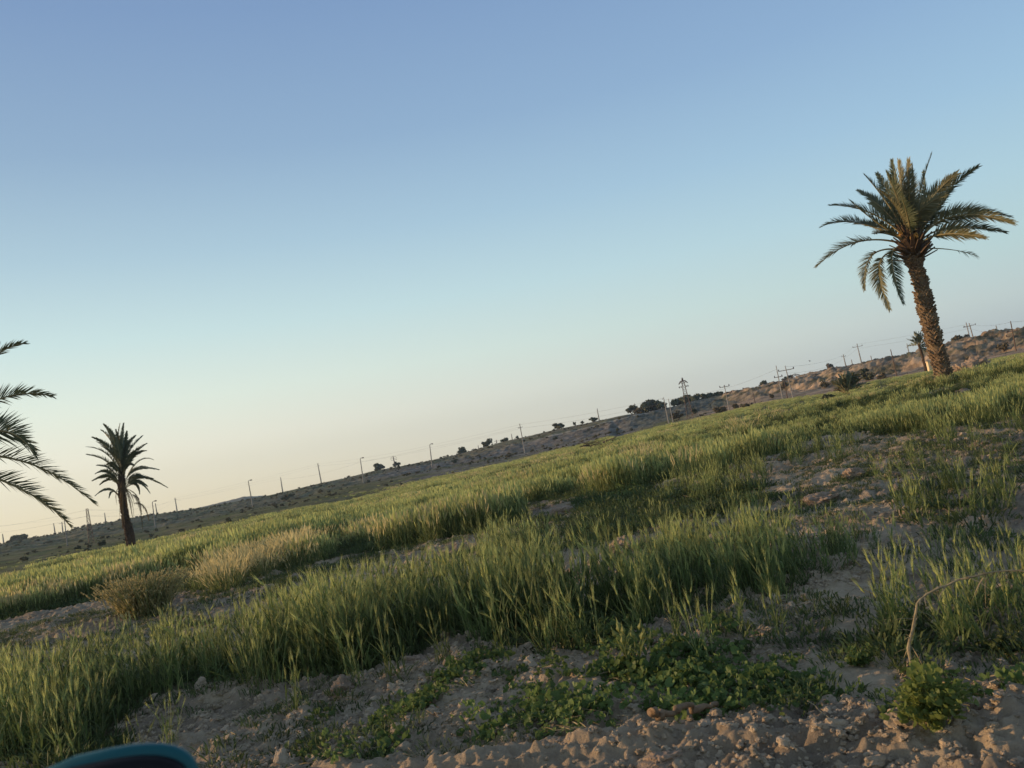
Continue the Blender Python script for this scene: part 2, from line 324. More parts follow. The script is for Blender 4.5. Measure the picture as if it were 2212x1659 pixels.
# ------------------------------------------------------------------ ground sheet
def build_ground():
    azs = np.radians(np.concatenate([np.arange(-180, -46, 4.0), np.arange(-46, -38.5, .5), np.arange(-38.5, 38.5, .085), np.arange(38.5, 46, .5), np.arange(46, 180, 4.0)]))
    rs = [.5]
    while rs[-1] < 9000:
        r = rs[-1]; rs.append(r*(1.05 if r < 3.2 else 1.0038 if r < 60 else 1.0055 if r < 520 else 1.1))
    rs = np.array(rs); A, Rr = np.meshgrid(azs, rs); X = Rr*np.sin(A); Y = Rr*np.cos(A)
    Zz = H(X, Y); n, k = X.shape
    az = np.clip(A, -1.2, 1.2); rf, rb, rsk, *_ = tables(az)
    jr = Rr*(1+.05*fbm(X, Y, .05, 3, 91))
    f = lambda *c: np.array(c, float)
    def mix(a, b, t): return a*(1-t[..., None])+b*t[..., None]
    n1 = np.clip(fbm(X, Y, .35, 4, 95)*1.4+.5, 0, 1); n2 = np.clip(fbm(X, Y, .09, 4, 97)*1.6+.5, 0, 1); n3 = np.clip(fbm(X, Y, 2.2, 4, 99)*1.5+.5, 0, 1)
    soil = mix(f(.52, .41, .275), f(.36, .285, .20), n3)
    soil = mix(soil, f(.25, .195, .135), np.clip(fbm(X, Y, .9, 4, 201)*2.2, 0, .75)); soil = mix(soil, f(.60, .46, .30), np.clip(n1-.55, 0, 1)*1.2)
    sd_ = inpoly(X, Y, SAND).astype(float); soil = mix(soil, f(.60, .47, .31), sd_*.7)
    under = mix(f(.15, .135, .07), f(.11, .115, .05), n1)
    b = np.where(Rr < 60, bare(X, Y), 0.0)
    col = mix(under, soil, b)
    # scrub strip between field and hill
    green = mix(f(.115, .125, .04), f(.17, .15, .075), n1); grey = mix(f(.155, .14, .115), f(.23, .205, .17), n3*.5+n1*.5); sand = mix(f(.42, .30, .195), f(.34, .25, .165), n1)
    a = np.degrees(az)
    kg = sstep(-12, -4, a)*(1-sstep(7, 10, a)); ks = sstep(10, 12.5, a)
    fringe = mix(mix(mix(green, grey, np.clip(kg*1.1*n2*1.2, 0, 1)), grey, kg*.25), sand, ks)
    n4 = np.clip(fbm(X, Y, .5, 5, 173, .75)*2.2+.5, 0, 1); n5 = np.clip(fbm(X*.5, Y, .35, 5, 177, .75)*3-.3, 0, 1); fringe = mix(fringe*(.7+.6*n4[..., None]), f(.08, .085, .035), n5*.7)
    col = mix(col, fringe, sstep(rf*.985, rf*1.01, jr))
    # hillside
    t = np.clip((Rr-rb)/(rsk-rb), 0, 1)+.12*fbm(X, Y, .07, 3, 101)
    face = mix(f(.19, .165, .10), f(.115, .125, .06), n2); top = mix(f(.135, .155, .06), f(.17, .16, .08), n1)
    kc = sstep(-14, -8, a)*(1-sstep(8, 11, a))
    brown = mix(f(.20, .165, .095), f(.135, .14, .07), n2)
    face = mix(face, mix(grey, brown, sstep(.25, .5, t)), kc); top = mix(top, brown, kc)
    dk = sstep(6, 8, a)*(1-sstep(12.5, 14, a))
    face = mix(face, f(.115, .125, .105), dk); top = mix(top, f(.10, .115, .07), dk)
    kr = sstep(13, 14.5, a)
    cliff = mix(f(.56, .39, .235), f(.25, .205, .145), np.clip(n2*1.3-.1, 0, 1)); cliff = mix(cliff, f(.12, .115, .07), np.clip((n1-.55)*2.2, 0, 1))
    face = mix(face, cliff, kr); top = mix(top, f(.085, .09, .05), kr)
    hillc = mix(face, top, sstep(.62, .9, t))
    n4 = np.clip(fbm(X, Y, .45, 5, 163, .75)*2.2+.5, 0, 1); n5 = np.clip(fbm(X, Y, .3, 5, 167, .75)*3-.25, 0, 1)
    hillc = hillc*(.62+.76*n4[..., None]); hillc = mix(hillc, f(.085, .085, .045), n5*.75)
    pathm = np.exp(-((t-.38-.02*a/8)/.02)**2)*sstep(-2, 1, a)*(1-sstep(8, 10, a))
    hillc = mix(hillc, f(.48, .44, .36), np.clip(pathm, 0, 1)*.8)
    col = mix(col, hillc, sstep(rb*.98, rb*1.03, jr))
    me = bpy.data.meshes.new('ground')
    V = np.stack([X, Y, Zz], -1).reshape(-1, 3)
    i = np.arange(n-1)[:, None]*k+np.arange(k)[None, :]; j = np.arange(n-1)[:, None]*k+(np.arange(k)[None, :]+1) % k
    q = np.stack([i, j, j+k, i+k], -1).reshape(-1, 4)
    me.vertices.add(len(V)); me.vertices.foreach_set('co', V.ravel())
    me.loops.add(q.size); me.loops.foreach_set('vertex_index', q.ravel().astype(np.int32))
    me.polygons.add(len(q)); me.polygons.foreach_set('loop_start', np.arange(0, q.size, 4, dtype=np.int32))
    me.polygons.foreach_set('use_smooth', np.ones(len(q), bool))
    at = me.attributes.new('albedo', 'FLOAT_COLOR', 'POINT')
    at.data.foreach_set('color', np.concatenate([col.reshape(-1, 3), np.ones((len(V), 1))], 1).ravel())
    me.update(); me.validate(); me.materials.append(MAT['ground'])
    o = bpy.data.objects.new('ground', me); C.objects.link(o); tag(o, kind='structure')
    return len(V)
build_ground()
# a low bluish hill far off behind the left end of the field
def far_hill():
    mb = MB(); pts = [Z4(-60, 560), Z4(0, 546), (232, 499.5), Z4(200, 497), Z4(320, 492), Z4(420, 480)]
    pts = sorted(azel(p) for p in pts); A = np.linspace(pts[0][0]-.02, pts[-1][0]+.03, 60)
    e = np.interp(A, [p[0] for p in pts], [p[1] for p in pts]); R0 = 900
    rows = []
    for t in np.linspace(0, 1, 10):
        r = R0+240*(t-.5); zt = EYE+R0*np.tan(e)
        h = -12+(zt+12)*math.sin(math.pi*t)**.6; rows.append(np.stack([r*np.sin(A), r*np.cos(A), h+.5*fbm(A*400, A*0+t*7, 1, 3, 3)], -1))
    v = np.vstack(rows); f = [(i*60+j, i*60+j+1, (i+1)*60+j+1, (i+1)*60+j) for i in range(9) for j in range(59)]
    mb.add(v, f); o = mb.build('distant_hill', principled('hill', (.16, .16, .12), .95, noise=.05), smooth=True); tag(o, kind='structure')
far_hill()
# ------------------------------------------------------------------ stuff: instanced on points
def proto_collection(name, meshes):
    c = bpy.data.collections.new(name)
    for i, me in enumerate(meshes):
        o = bpy.data.objects.new('%s_piece_%02d' % (name, i), me); c.objects.link(o)
    return c
def scatter(name, pts, rot, scl, idx, col, label, cat):
    me = bpy.data.meshes.new(name); me.vertices.add(len(pts)); me.vertices.foreach_set('co', np.asarray(pts, float).ravel())
    a = me.attributes.new('prot', 'FLOAT_VECTOR', 'POINT'); a.data.foreach_set('vector', np.asarray(rot, float).ravel())
    a = me.attributes.new('pscl', 'FLOAT', 'POINT'); a.data.foreach_set('value', np.asarray(scl, float))
    a = me.attributes.new('pidx', 'INT', 'POINT'); a.data.foreach_set('value', np.asarray(idx, np.int32))
    o = bpy.data.objects.new(name, me); C.objects.link(o)
    g = bpy.data.node_groups.new(name, 'GeometryNodeTree')
    g.interface.new_socket('Geometry', in_out='INPUT', socket_type='NodeSocketGeometry'); g.interface.new_socket('Geometry', in_out='OUTPUT', socket_type='NodeSocketGeometry')
    n = g.nodes; l = g.links; gi = n.new('NodeGroupInput'); go = n.new('NodeGroupOutput')
    ip = n.new('GeometryNodeInstanceOnPoints'); ci = n.new('GeometryNodeCollectionInfo')
    ci.inputs['Collection'].default_value = col; ci.inputs['Separate Children'].default_value = True; ci.inputs['Reset Children'].default_value = True
    def na(nm, t):
        q = n.new('GeometryNodeInputNamedAttribute'); q.data_type = t; q.inputs['Name'].default_value = nm; return [s for s in q.outputs if s.enabled and s.name == 'Attribute'][0]
    l.new(gi.outputs[0], ip.inputs['Points']); l.new(ci.outputs[0], ip.inputs['Instance']); ip.inputs['Pick Instance'].default_value = True
    l.new(na('pidx', 'INT'), ip.inputs['Instance Index']); l.new(na('prot', 'FLOAT_VECTOR'), ip.inputs['Rotation']); l.new(na('pscl', 'FLOAT'), ip.inputs['Scale'])
    l.new(ip.outputs[0], go.inputs[0])
    md = o.modifiers.new('scatter', 'NODES'); md.node_group = g
    tag(o, label, cat, kind='stuff'); return o
def rnd(a, b): return random.uniform(a, b)
def uv(a): return np.array([math.cos(a), math.sin(a), 0.])
class Multi:
    """one mesh with several materials"""
    def __init__(s, mats): s.p = [(m, MB()) for m in mats]
    def __getitem__(s, i): return s.p[i][1]
    def mesh(s, name):
        me = bpy.data.meshes.new(name); V = []; Fc = []; mi = []; off = 0
        for i, (m, mb) in enumerate(s.p):
            me.materials.append(m)
            if not mb.n: continue
            V.append(np.vstack(mb.v)); Fc += [tuple(q+off for q in f) for f in mb.f]; mi += [i]*len(mb.f); off += mb.n
        me.from_pydata(np.vstack(V).tolist(), [], Fc); me.polygons.foreach_set('material_index', mi); return me
def barley_stalk(M_, p, h, lean, la, det=1, leaves=4, earlen=.075, awn=.11, fat=1.0):
    """stem, leaves, ear with awns; M_[0] stem, [1] leaf, [2] ear"""
    top = p+uv(la)*lean*h+np.array([0, 0, h]); side = uv(la+math.pi/2+rnd(-.5, .5))
    mid = p+(top-p)*.5-uv(la)*lean*h*.12
    d1 = mid-p; d2 = top-mid
    M_[0].blade(p, d1, side, np.linalg.norm(d1), .005*fat, 0, 1, (1, 1)); M_[0].blade(mid, d2, side, np.linalg.norm(d2), .0045*fat, 0, 1, (1, .8))
    for i in range(leaves):
        t = rnd(.12, .8); q = p+(mid-p)*(t*2) if t < .5 else mid+(top-mid)*(t*2-1)
        a = rnd(0, 6.28); d = uv(a)*rnd(.25, .7)+np.array([0, 0, 1.])
        M_[1].blade(q, d, uv(a+1.57)+np.array([0, 0, rnd(-.4, .4)]), rnd(.16, .30), rnd(.008, .014)*fat, rnd(.15, .8), 3 if det else 2, (.7, 1, .6, 0))
    d = d2/np.linalg.norm(d2)+uv(rnd(0, 6.28))*rnd(0, .25); d /= np.linalg.norm(d)
    if det:
        s1 = np.cross(d, side); e = top+d*earlen
        k = .0078*fat; M_[2].add([top, top+d*earlen*.4+side*k, top+d*earlen*.4+s1*k, top+d*earlen*.4-side*k, top+d*earlen*.4-s1*k, e],
                                 [(0, 1, 2), (0, 2, 3), (0, 3, 4), (0, 4, 1), (5, 2, 1), (5, 3, 2), (5, 4, 3), (5, 1, 4)])
        for j in range(9):
            q = top+d*earlen*(j/9.0); a = j*2.4
            dd = d+(side*math.cos(a)+s1*math.sin(a))*rnd(.10, .2)
            M_[2].blade(q, dd, np.cross(dd, uv(rnd(0, 6))), awn*rnd(.8, 1.2), .0036*fat, 0, 1, (1, 0))
    else:
        M_[2].blade(top, d, side, earlen+awn*.8, .020*fat, 0, 2, (.5, 1, 0))
def barley_clump(n, rad, h0, h1, det, leaves, fat=1, ear=True, dry=False, wide=0):
    M_ = Multi([MAT['stalk'], MAT['leaf'], MAT['dryear' if dry else 'ear']])
    for i in range(n):
        a = rnd(0, 6.28); r = rad*math.sqrt(random.random()); p = np.array([r*math.cos(a), r*math.sin(a), -.03])
        barley_stalk(M_, p, rnd(h0, h1)*(.55 if random.random() < .15 else 1), rnd(.02, .22)+(rnd(.2, .6) if random.random() < .15 else 0)+wide*r/rad, a+rnd(-.8, .8) if wide else rnd(0, 6.28), det, leaves, fat=fat)
    for i in range(int(n*1.2)):      # low leaves
        a = rnd(0, 6.28); r = rad*math.sqrt(random.random()); p = np.array([r*math.cos(a), r*math.sin(a), -.02])
        M_[2 if random.random() < .15 else 1].blade(p, uv(rnd(0, 6.28))*rnd(.1, .9)+np.array([0, 0, 1.]), uv(rnd(0, 6.28)), rnd(.2, .45)*h1/.6, rnd(.008, .014)*fat, rnd(.1, .6), 3 if det else 2, (.7, 1, .6, 0))
    return M_.mesh('clump')
near_c = proto_collection('barley_near', [barley_clump(8, .13, .30, .60, 1, 5, fat=1.25) for i in range(7)])
mid_c = proto_collection('barley_mid', [barley_clump(22, .26, .36, .58, 0, 2, fat=1.5, dry=(i == 5)) for i in range(6)])
far_c = proto_collection('barley_far', [barley_clump(46, .75, .30, .50, 0, 1, fat=3.4, dry=(i == 4)) for i in range(5)])
def wedge(n, r0, r1, a0=-41, a1=40):
    r = np.sqrt(RG.random(n)*(r1*r1-r0*r0)+r0*r0); a = np.radians(a0+(a1-a0)*RG.random(n)); return r*np.sin(a), r*np.cos(a), r, a
def crop_density(x, y, r):
    """how thickly the barley stands, 0..1"""
    v = fbm(x*.45, y, .30, 4, 111); v2 = fbm(x, y, .9, 2, 113)
    v3 = fbm(x, y, .5, 4, 115); d = np.clip(.60+2.3*v+1.0*v2+1.1*v3, 0.03, 1)
    bb = bare(x, y); d = d*(1-bb)+.045*bb*(r < 16)*(r > 6.5)*(x < 4)
    # thinner and lower towards the right-hand near side
    k = sstep(6, 10, x)*(1-sstep(24, 34, r)); d = d*(1-k*.5)
    return d
FIELD = lambda x, y: np.interp(np.arctan2(x, y), AZT, RFT)*(1+.03*fbm(x, y, .05, 2, 117))
HOLES = []          # (x, y, radius) kept free of crop
def place_crop(name, n, r0, r1, coll, nproto, s0, s1, label):
    x, y, r, a = wedge(n, r0, r1); d = crop_density(x, y, r); edge = (r >= FIELD(x, y)); keep = (RG.random(n) < d) & ~edge; keep |= edge & (r < FIELD(x, y)*1.5) & (np.arctan2(x, y) < .15) & (RG.random(n) < np.clip(.25+1.5*fbm(x*.4, y, .12, 3, 191), 0, .5)*(1-sstep(1., 1.5, r/FIELD(x, y))))
    for hx, hy, hr in HOLES: keep &= np.hypot(x-hx, y-hy) > hr
    x, y, r, d, edge = x[keep], y[keep], r[keep], d[keep], edge[keep]; z = H(x, y, r1 < 30)
    hv = .66+.40*np.clip(d, 0, 1)+.42*fbm(x*.5, y, .45, 3, 119)+.45*fbm(x*.35, y, .13, 3, 123); hv = hv*(1-.45*sstep(.12, .3, np.arctan2(x, y))*sstep(22, 30, r)); m = len(x)
    rot = np.stack([RG.normal(.0, .07, m), RG.normal(.03, .07, m), RG.random(m)*6.28], -1)
    scl = (s0+(s1-s0)*RG.random(m))*np.clip(hv, .30, 1.3)*np.where(edge, .5, 1)
    idx = RG.integers(0, nproto-1, m); dryp = np.clip(.02+.8*fbm(x*.4, y, .22, 3, 197), 0, .45)
    idx = np.where(RG.random(m) < dryp, nproto-1, idx)
    scatter(name, np.stack([x, y, z], -1), rot, scl, idx, coll, label, 'crop'); return m
# front strip polygons keep their own density
# ------------------------------------------------------------------ palms
def bez(p0, pm, p2, n):
    c = 2*pm-.5*(p0+p2); t = np.linspace(0, 1, n)[:, None]; return (1-t)**2*p0+2*t*(1-t)*c+t*t*p2
def frond(parent, org, p0, pm, p2, L=.5, n=46, s0=.18, mat='frond', tw=None, wd=.035, rr=.03, label=None, vee=.5, hang=.1, dens=1):
    pts = bez(p0, pm, p2, n+1); T = np.gradient(pts, axis=0); T /= np.linalg.norm(T, axis=1)[:, None]
    ch = p2-p0; S0 = np.cross(ch, [0, 0, 1.]);
    if np.linalg.norm(S0) < .25*np.linalg.norm(ch): S0 = np.cross(ch, uv(rnd(0, 6.28)))
    S0 /= np.linalg.norm(S0); tw = rnd(-.9, .9) if tw is None else tw
    M_ = Multi([MAT[mat], MAT['rachis' if mat != 'deadfrond' else 'deadfrond']])
    ctl = pts[::3] if len(pts[::3]) > 3 else pts
    M_[1].tube(ctl, np.linspace(rr, rr*.2, len(ctl)), 5)
    for i in range(n+1):
        t = i/n
        if t < s0: continue
        u = (t-s0)/(1-s0); ln = L*min(1, .45+u*2.2)*(1-.68*max(0, u-.45)/.55)
        S = S0-T[i]*np.dot(S0, T[i]); S /= np.linalg.norm(S); Nn = np.cross(S, T[i])
        if Nn[2] < 0 and abs(Nn[2]) > .3: pass
        ct, st = math.cos(tw), math.sin(tw); S, Nn = S*ct+Nn*st, Nn*ct-S*st
        ang = (1.05-.62*u)
        for sgn in (-1, 1):
            for rep in range(dens):
                aa = ang+rnd(-.12, .12); vv = vee+rnd(-.35, .35)
                d = T[i]*math.cos(aa)+(S*sgn*math.cos(vv)+Nn*math.sin(vv))*math.sin(aa)
                q = pts[i]+(T[i]*rnd(-.5, .5)*np.linalg.norm(pts[1]-pts[0]))
                wv = np.cross(d, Nn*math.cos(.5)+S*sgn*math.sin(.5)*rnd(-1, 1)); 
                M_[0].blade(q, d, wv, ln*rnd(.85, 1.12), wd, hang*rnd(.3, 1.6), 3, (.7, 1, .6, 0))
    for _, mb in M_.p:
        mb.v = [a-org for a in mb.v]
    o = bpy.data.objects.new('frond', M_.mesh('frond')); C.objects.link(o); o.parent = parent
    if label: o['label'] = label
    return o
def trunk(parent, org, cpts, radf, mat, stub=.09, pitch=.085, per=11, up0=0.0):
    """axis through cpts (world), radius function of t, with leaf-base stubs"""
    cp = np.array(cpts); t = np.linspace(0, 1, len(cp)); tt = np.linspace(0, 1, 60)
    ax = np.stack([np.interp(tt, t, cp[:, i]) for i in range(3)], -1)
    for _ in range(8): ax[1:-1] = (ax[:-2]+ax[1:-1]*2+ax[2:])/4
    mb = MB(); mb.tube(ax, [radf(s)*.9 for s in tt], 14)
    ln = np.linalg.norm(np.diff(ax, axis=0), axis=1).sum(); rows = int(ln/pitch)
    for i in range(rows):
        s = i/rows
        c = np.array([np.interp(s, tt, ax[:, k]) for k in range(3)]); r = radf(s)
        T = np.array([np.interp(min(1, s+.02), tt, ax[:, k])-np.interp(max(0, s-.02), tt, ax[:, k]) for k in range(3)]); T /= np.linalg.norm(T)
        for j in range(per):
            a = (j+.5*(i % 2)+rnd(-.12, .12))*2*math.pi/per; o = uv(a); o = o-T*np.dot(o, T); o /= np.linalg.norm(o); sd = np.cross(T, o)
            q = c+o*r*.86; w_ = r*.33*rnd(.8, 1.15); hh = pitch*1.3*rnd(.8, 1.2); st = stub*rnd(.15, 1.35)
            mb.add([q-sd*w_-T*hh*.7, q+sd*w_-T*hh*.7, q+sd*w_*.8+T*hh*.3+o*.01, q-sd*w_*.8+T*hh*.3+o*.01,
                    q+o*st-sd*w_*.55+T*hh*.65, q+o*st+sd*w_*.55+T*hh*.65, q+o*st*.8+T*hh*1.15],
                   [(0, 1, 5, 4), (1, 2, 5), (0, 4, 3), (4, 5, 6), (2, 6, 5), (3, 4, 6), (2, 3, 6)])
    o = mb.build('trunk', MAT[mat], parent, org); return o, ax
def palm3(p, base, dep):
    q = at_depth(p, base); h = np.array([base[0], base[1], 0]); h /= np.linalg.norm(h); 
    # move along the viewing ray so that the outline stays and the distance changes
    d = q-np.array([0, 0, EYE]); d /= np.linalg.norm(d); return q+d*dep
# --- big palm at the right
base = hit(VW(2042, 826)); BIG = base.copy()
root = empty('date_palm', base, 'tallest date palm with sunlit wind-blown fronds and rough leaning trunk at right', 'palm tree')
HE = Z1(668, 640)
cps = [palm3(p, base, 0) for p in [Z1(872, 1462), Z1(838, 1350), Z1(795, 1190), Z1(762, 1050), Z1(730, 920), Z1(697, 780), Z1(672, 690)]]
cps[0][2] -= .25
mpp = math.hypot(base[0], base[1])/850/math.cos(math.atan2(base[0], base[1]))*.95
trunk(root, base, cps, lambda s: mpp*np.interp(s, [0, .08, .25, .6, .85, .93, 1], [6.4, 5.6, 5.3, 5.2, 4.4, 5.6, 6.6]), 'bark', stub=.15, pitch=.085, per=14)
def boots(parent, org, c, r, n, mat, h=.5):
    mb = MB()
    for i in range(n):
        a = i*2.4; k = i/n; o = uv(a); el = .35+1.0*k; d = o*math.cos(el)+np.array([0, 0, math.sin(el)]); s = uv(a+1.57)
        p = c+o*r*(1-.5*k)+np.array([0, 0, -h*.7+h*1.3*k]); w_ = r*.3; l = h*rnd(.7, 1.2); nn = np.cross(s, d)
        mb.add([p-s*w_, p+s*w_, p+s*w_*.4+d*l, p-s*w_*.4+d*l, p-s*w_+nn*-.06, p+s*w_+nn*-.06, p+s*w_*.4+d*l+nn*-.04, p-s*w_*.4+d*l+nn*-.04],
               [(0, 1, 2, 3), (7, 6, 5, 4), (0, 4, 5, 1), (1, 5, 6, 2), (2, 6, 7, 3), (3, 7, 4, 0)])
    mb.build('leaf_boots', MAT[mat], parent, org)
hc = palm3(HE, base, 0); boots(root, base, hc, .36, 60, 'boot', .75)
FR = [  # origin, mid, tip, depth of tip, leaflet length, material, start, twist
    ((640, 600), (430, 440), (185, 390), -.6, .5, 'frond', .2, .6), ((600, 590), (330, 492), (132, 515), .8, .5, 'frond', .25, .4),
    ((590, 612), (330, 610), (103, 748), -1.0, .52, 'frond_sunlit', .3, .5), ((600, 655), (425, 690), (385, 885), -1.4, .45, 'frond_sunlit', .35, .2),
    ((600, 655), (470, 745), (530, 1000), -.8, .5, 'frond_sunlit', .35, .5), ((600, 640), (545, 710), (610, 965), -1.6, .5, 'frond', .3, .8),
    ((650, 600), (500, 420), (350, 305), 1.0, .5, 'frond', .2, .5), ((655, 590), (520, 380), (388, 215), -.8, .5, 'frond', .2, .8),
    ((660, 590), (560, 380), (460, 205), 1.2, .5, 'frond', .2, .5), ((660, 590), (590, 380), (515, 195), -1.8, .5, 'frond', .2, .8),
    ((665, 590), (590, 350), (548, 128), .5, .5, 'frond', .2, .6), ((665, 590), (620, 350), (585, 130), -1.5, .52, 'frond_sunlit', .2, 1.0),
    ((668, 590), (650, 350), (640, 125), -1.6, .55, 'frond_sunlit', .2, 1.1), ((670, 590), (680, 350), (668, 150), .8, .5, 'frond', .2, .7),
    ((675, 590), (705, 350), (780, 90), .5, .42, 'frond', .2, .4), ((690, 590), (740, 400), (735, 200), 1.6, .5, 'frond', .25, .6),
    ((690, 590), (810, 370), (1050, 165), .6, .66, 'frond', .2, .75), ((685, 590), (745, 400), (925, 205), -1.2, .66, 'frond_sunlit', .2, 1.1),
    ((675, 580), (690, 450), (850, 330), -1.8, .60, 'frond_sunlit', .15, 1.2), ((690, 600), (760, 480), (905, 290), .5, .6, 'frond', .2, .9),
    ((705, 610), (910, 455), (1262, 492), -.6, .62, 'frond_sunlit', .25, .9), ((700, 610), (900, 440), (1240, 455), .9, .55, 'frond', .2, .3),
    ((705, 612), (900, 520), (1215, 548), .9, .5, 'frond', .3, .6), ((710, 618), (860, 560), (1095, 582), -.9, .52, 'frond_sunlit', .3, .9),
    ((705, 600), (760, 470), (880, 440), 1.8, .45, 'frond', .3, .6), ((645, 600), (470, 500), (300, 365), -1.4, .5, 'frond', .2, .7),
    ((635, 600), (480, 520), (330, 500), 1.6, .5, 'frond', .2, .3), ((640, 605), (520, 560), (440, 560), -2.2, .45, 'frond_sunlit', .3, .5),
    ((655, 590), (590, 430), (470, 300), -2.2, .5, 'frond_sunlit', .2, .9), ((665, 590), (640, 460), (600, 330), -2.4, .5, 'frond', .2, .9),
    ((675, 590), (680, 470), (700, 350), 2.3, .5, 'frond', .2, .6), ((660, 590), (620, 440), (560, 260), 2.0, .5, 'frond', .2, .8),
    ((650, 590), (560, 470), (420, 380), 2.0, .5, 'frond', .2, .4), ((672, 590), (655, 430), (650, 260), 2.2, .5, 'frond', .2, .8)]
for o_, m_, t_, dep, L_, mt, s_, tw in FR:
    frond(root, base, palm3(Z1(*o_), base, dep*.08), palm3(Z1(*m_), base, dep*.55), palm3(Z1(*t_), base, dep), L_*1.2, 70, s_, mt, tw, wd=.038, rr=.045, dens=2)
frond(root, base, palm3(Z1(720, 648), base, 0), palm3(Z1(890, 652), base, .2), palm3(Z1(1050, 690), base, .3), .35, 40, .62, 'frond', .1, wd=.03, rr=.03, hang=.5, label='nearly bare drooping frond with leaflets only at its tip')
fc = 0
for p in [(595, 552), (665, 575), (688, 565)]:
    c = palm3(Z1(*p), base, -.5); mb = MB()
    for i in range(60):
        d = np.array([rnd(-1, 1), rnd(-1, 1), rnd(-1, 1)]); d /= np.linalg.norm(d); q = c+d*np.array([.10, .10, .13])*random.random()**.4
        mb.tube([q, q+[0, 0, -.02], q+[0, 0, -.05]], [.012, .022, .008], 5)
    mb.tube([hc+[0, 0, .1], (hc+c)/2+[0, 0, .15], c], .02, 5)
    mb.build('fruit_cluster', MAT['fruit'], root, base)
# --- dark palm at the left
base = hit(Z2(910, 1508)); LP = base.copy()
root = empty('date_palm', base, 'dark date palm with hanging dead fronds standing at the left field edge', 'palm tree')
cps = [palm3(p, base, 0) for p in [Z2(910, 1515), Z2(893, 1440), Z2(872, 1340), Z2(850, 1220), Z2(838, 1120), Z2(835, 1030), Z2(835, 940)]]; cps[0][2] -= .2
mpp = math.hypot(base[0], base[1])/850
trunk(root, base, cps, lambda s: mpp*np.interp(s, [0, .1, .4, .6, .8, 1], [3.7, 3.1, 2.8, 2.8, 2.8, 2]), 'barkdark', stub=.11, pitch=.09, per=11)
mb = MB()      # broken stump-like slab on the trunk's right side
a0 = palm3(Z2(922, 1500), base, -.1); a1 = palm3(Z2(905, 1325), base, -.1); mb.tube([a0, (a0+a1)/2+[.03, 0, 0], a1], [.17, .13, .02], 7); mb.build('offshoot_stub', MAT['barkdark'], root, base)
FL = [((835, 1010), (740, 860), (600, 803), 0, .34, 'frond'), ((830, 1030), (740, 910), (598, 855), .8, .34, 'frond'), ((838, 990), (760, 830), (640, 738), -.6, .36, 'frond'),
      ((838, 980), (775, 790), (698, 690), .7, .36, 'frond'), ((840, 980), (795, 780), (718, 652), -.8, .36, 'frond'), ((840, 980), (815, 800), (825, 648), .2, .36, 'frond'),
      ((842, 980), (840, 800), (850, 648), -.6, .36, 'frond'), ((842, 985), (865, 830), (928, 730), .9, .36, 'frond'), ((845, 990), (880, 850), (978, 730), -.7, .36, 'frond'),
      ((848, 1000), (900, 870), (1005, 782), .3, .36, 'frond'), ((848, 1010), (910, 880), (1000, 830), -1.2, .34, 'frond'), ((860, 1040), (950, 905), (1052, 890), .5, .2, 'frond'),
      ((860, 1040), (945, 960), (1088, 958), -.5, .26, 'frond'), ((860, 1070), (960, 1010), (1145, 1078), .2, .26, 'frond'), ((865, 1085), (950, 1050), (1030, 1118), -.5, .16, 'frond'),
      ((865, 1080), (930, 1020), (1050, 1020), 1.2, .22, 'frond'), ((820, 1090), (750, 1010), (640, 1033), -.3, .26, 'frond'), ((822, 1070), (750, 980), (660, 985), .5, .26, 'frond'),
      ((815, 1130), (740, 1095), (657, 1137), 0, .15, 'frond'), ((815, 1140), (775, 1110), (750, 1152), -.8, .14, 'frond'), ((825, 1060), (770, 1000), (700, 965), -1.3, .28, 'frond'),
      ((838, 985), (800, 840), (770, 700), 1.4, .36, 'frond'), ((840, 985), (820, 850), (790, 730), -1.6, .36, 'frond'), ((842, 985), (860, 850), (890, 760), 1.6, .36, 'frond'),
      ((840, 990), (790, 880), (700, 800), -1.6, .34, 'frond'), ((845, 1000), (880, 900), (930, 830), -1.7, .34, 'frond'), ((840, 985), (830, 850), (838, 720), 1.3, .36, 'frond'),
      ((842, 1000), (870, 930), (920, 930), -1.9, .3, 'frond'), ((835, 1010), (780, 930), (730, 930), -1.9, .3, 'frond'), ((860, 1090), (930, 1060), (960, 1125), .8, .15, 'frond'),
      ((860, 1050), (920, 1000), (990, 1010), -1.3, .24, 'frond'), ((838, 985), (770, 860), (668, 770), .4, .36, 'frond'), ((842, 985), (830, 820), (800, 690), -.4, .36, 'frond'), ((843, 985), (870, 840), (905, 745), 0, .36, 'frond'),
      ((846, 1000), (895, 890), (985, 800), -.9, .34, 'frond'), ((830, 1050), (760, 960), (670, 930), -.6, .3, 'frond'), ((855, 1050), (920, 960), (1010, 940), .9, .28, 'frond'), ((825, 1080), (765, 1030), (690, 1060), .9, .24, 'frond'), ((862, 1080), (930, 1040), (1010, 1070), .3, .22, 'frond'),
      ((840, 985), (812, 840), (745, 690), .2, .36, 'frond'), ((842, 985), (852, 820), (870, 700), .4, .36, 'frond')]
for o_, m_, t_, dep, L_, mt in FL:
    frond(root, base, palm3(Z2(*o_), base, dep*.08), palm3(Z2(*m_), base, dep*.55), palm3(Z2(*t_), base, dep), L_*1.5, 60, .18, mt, None, wd=.06, rr=.035, dens=2)
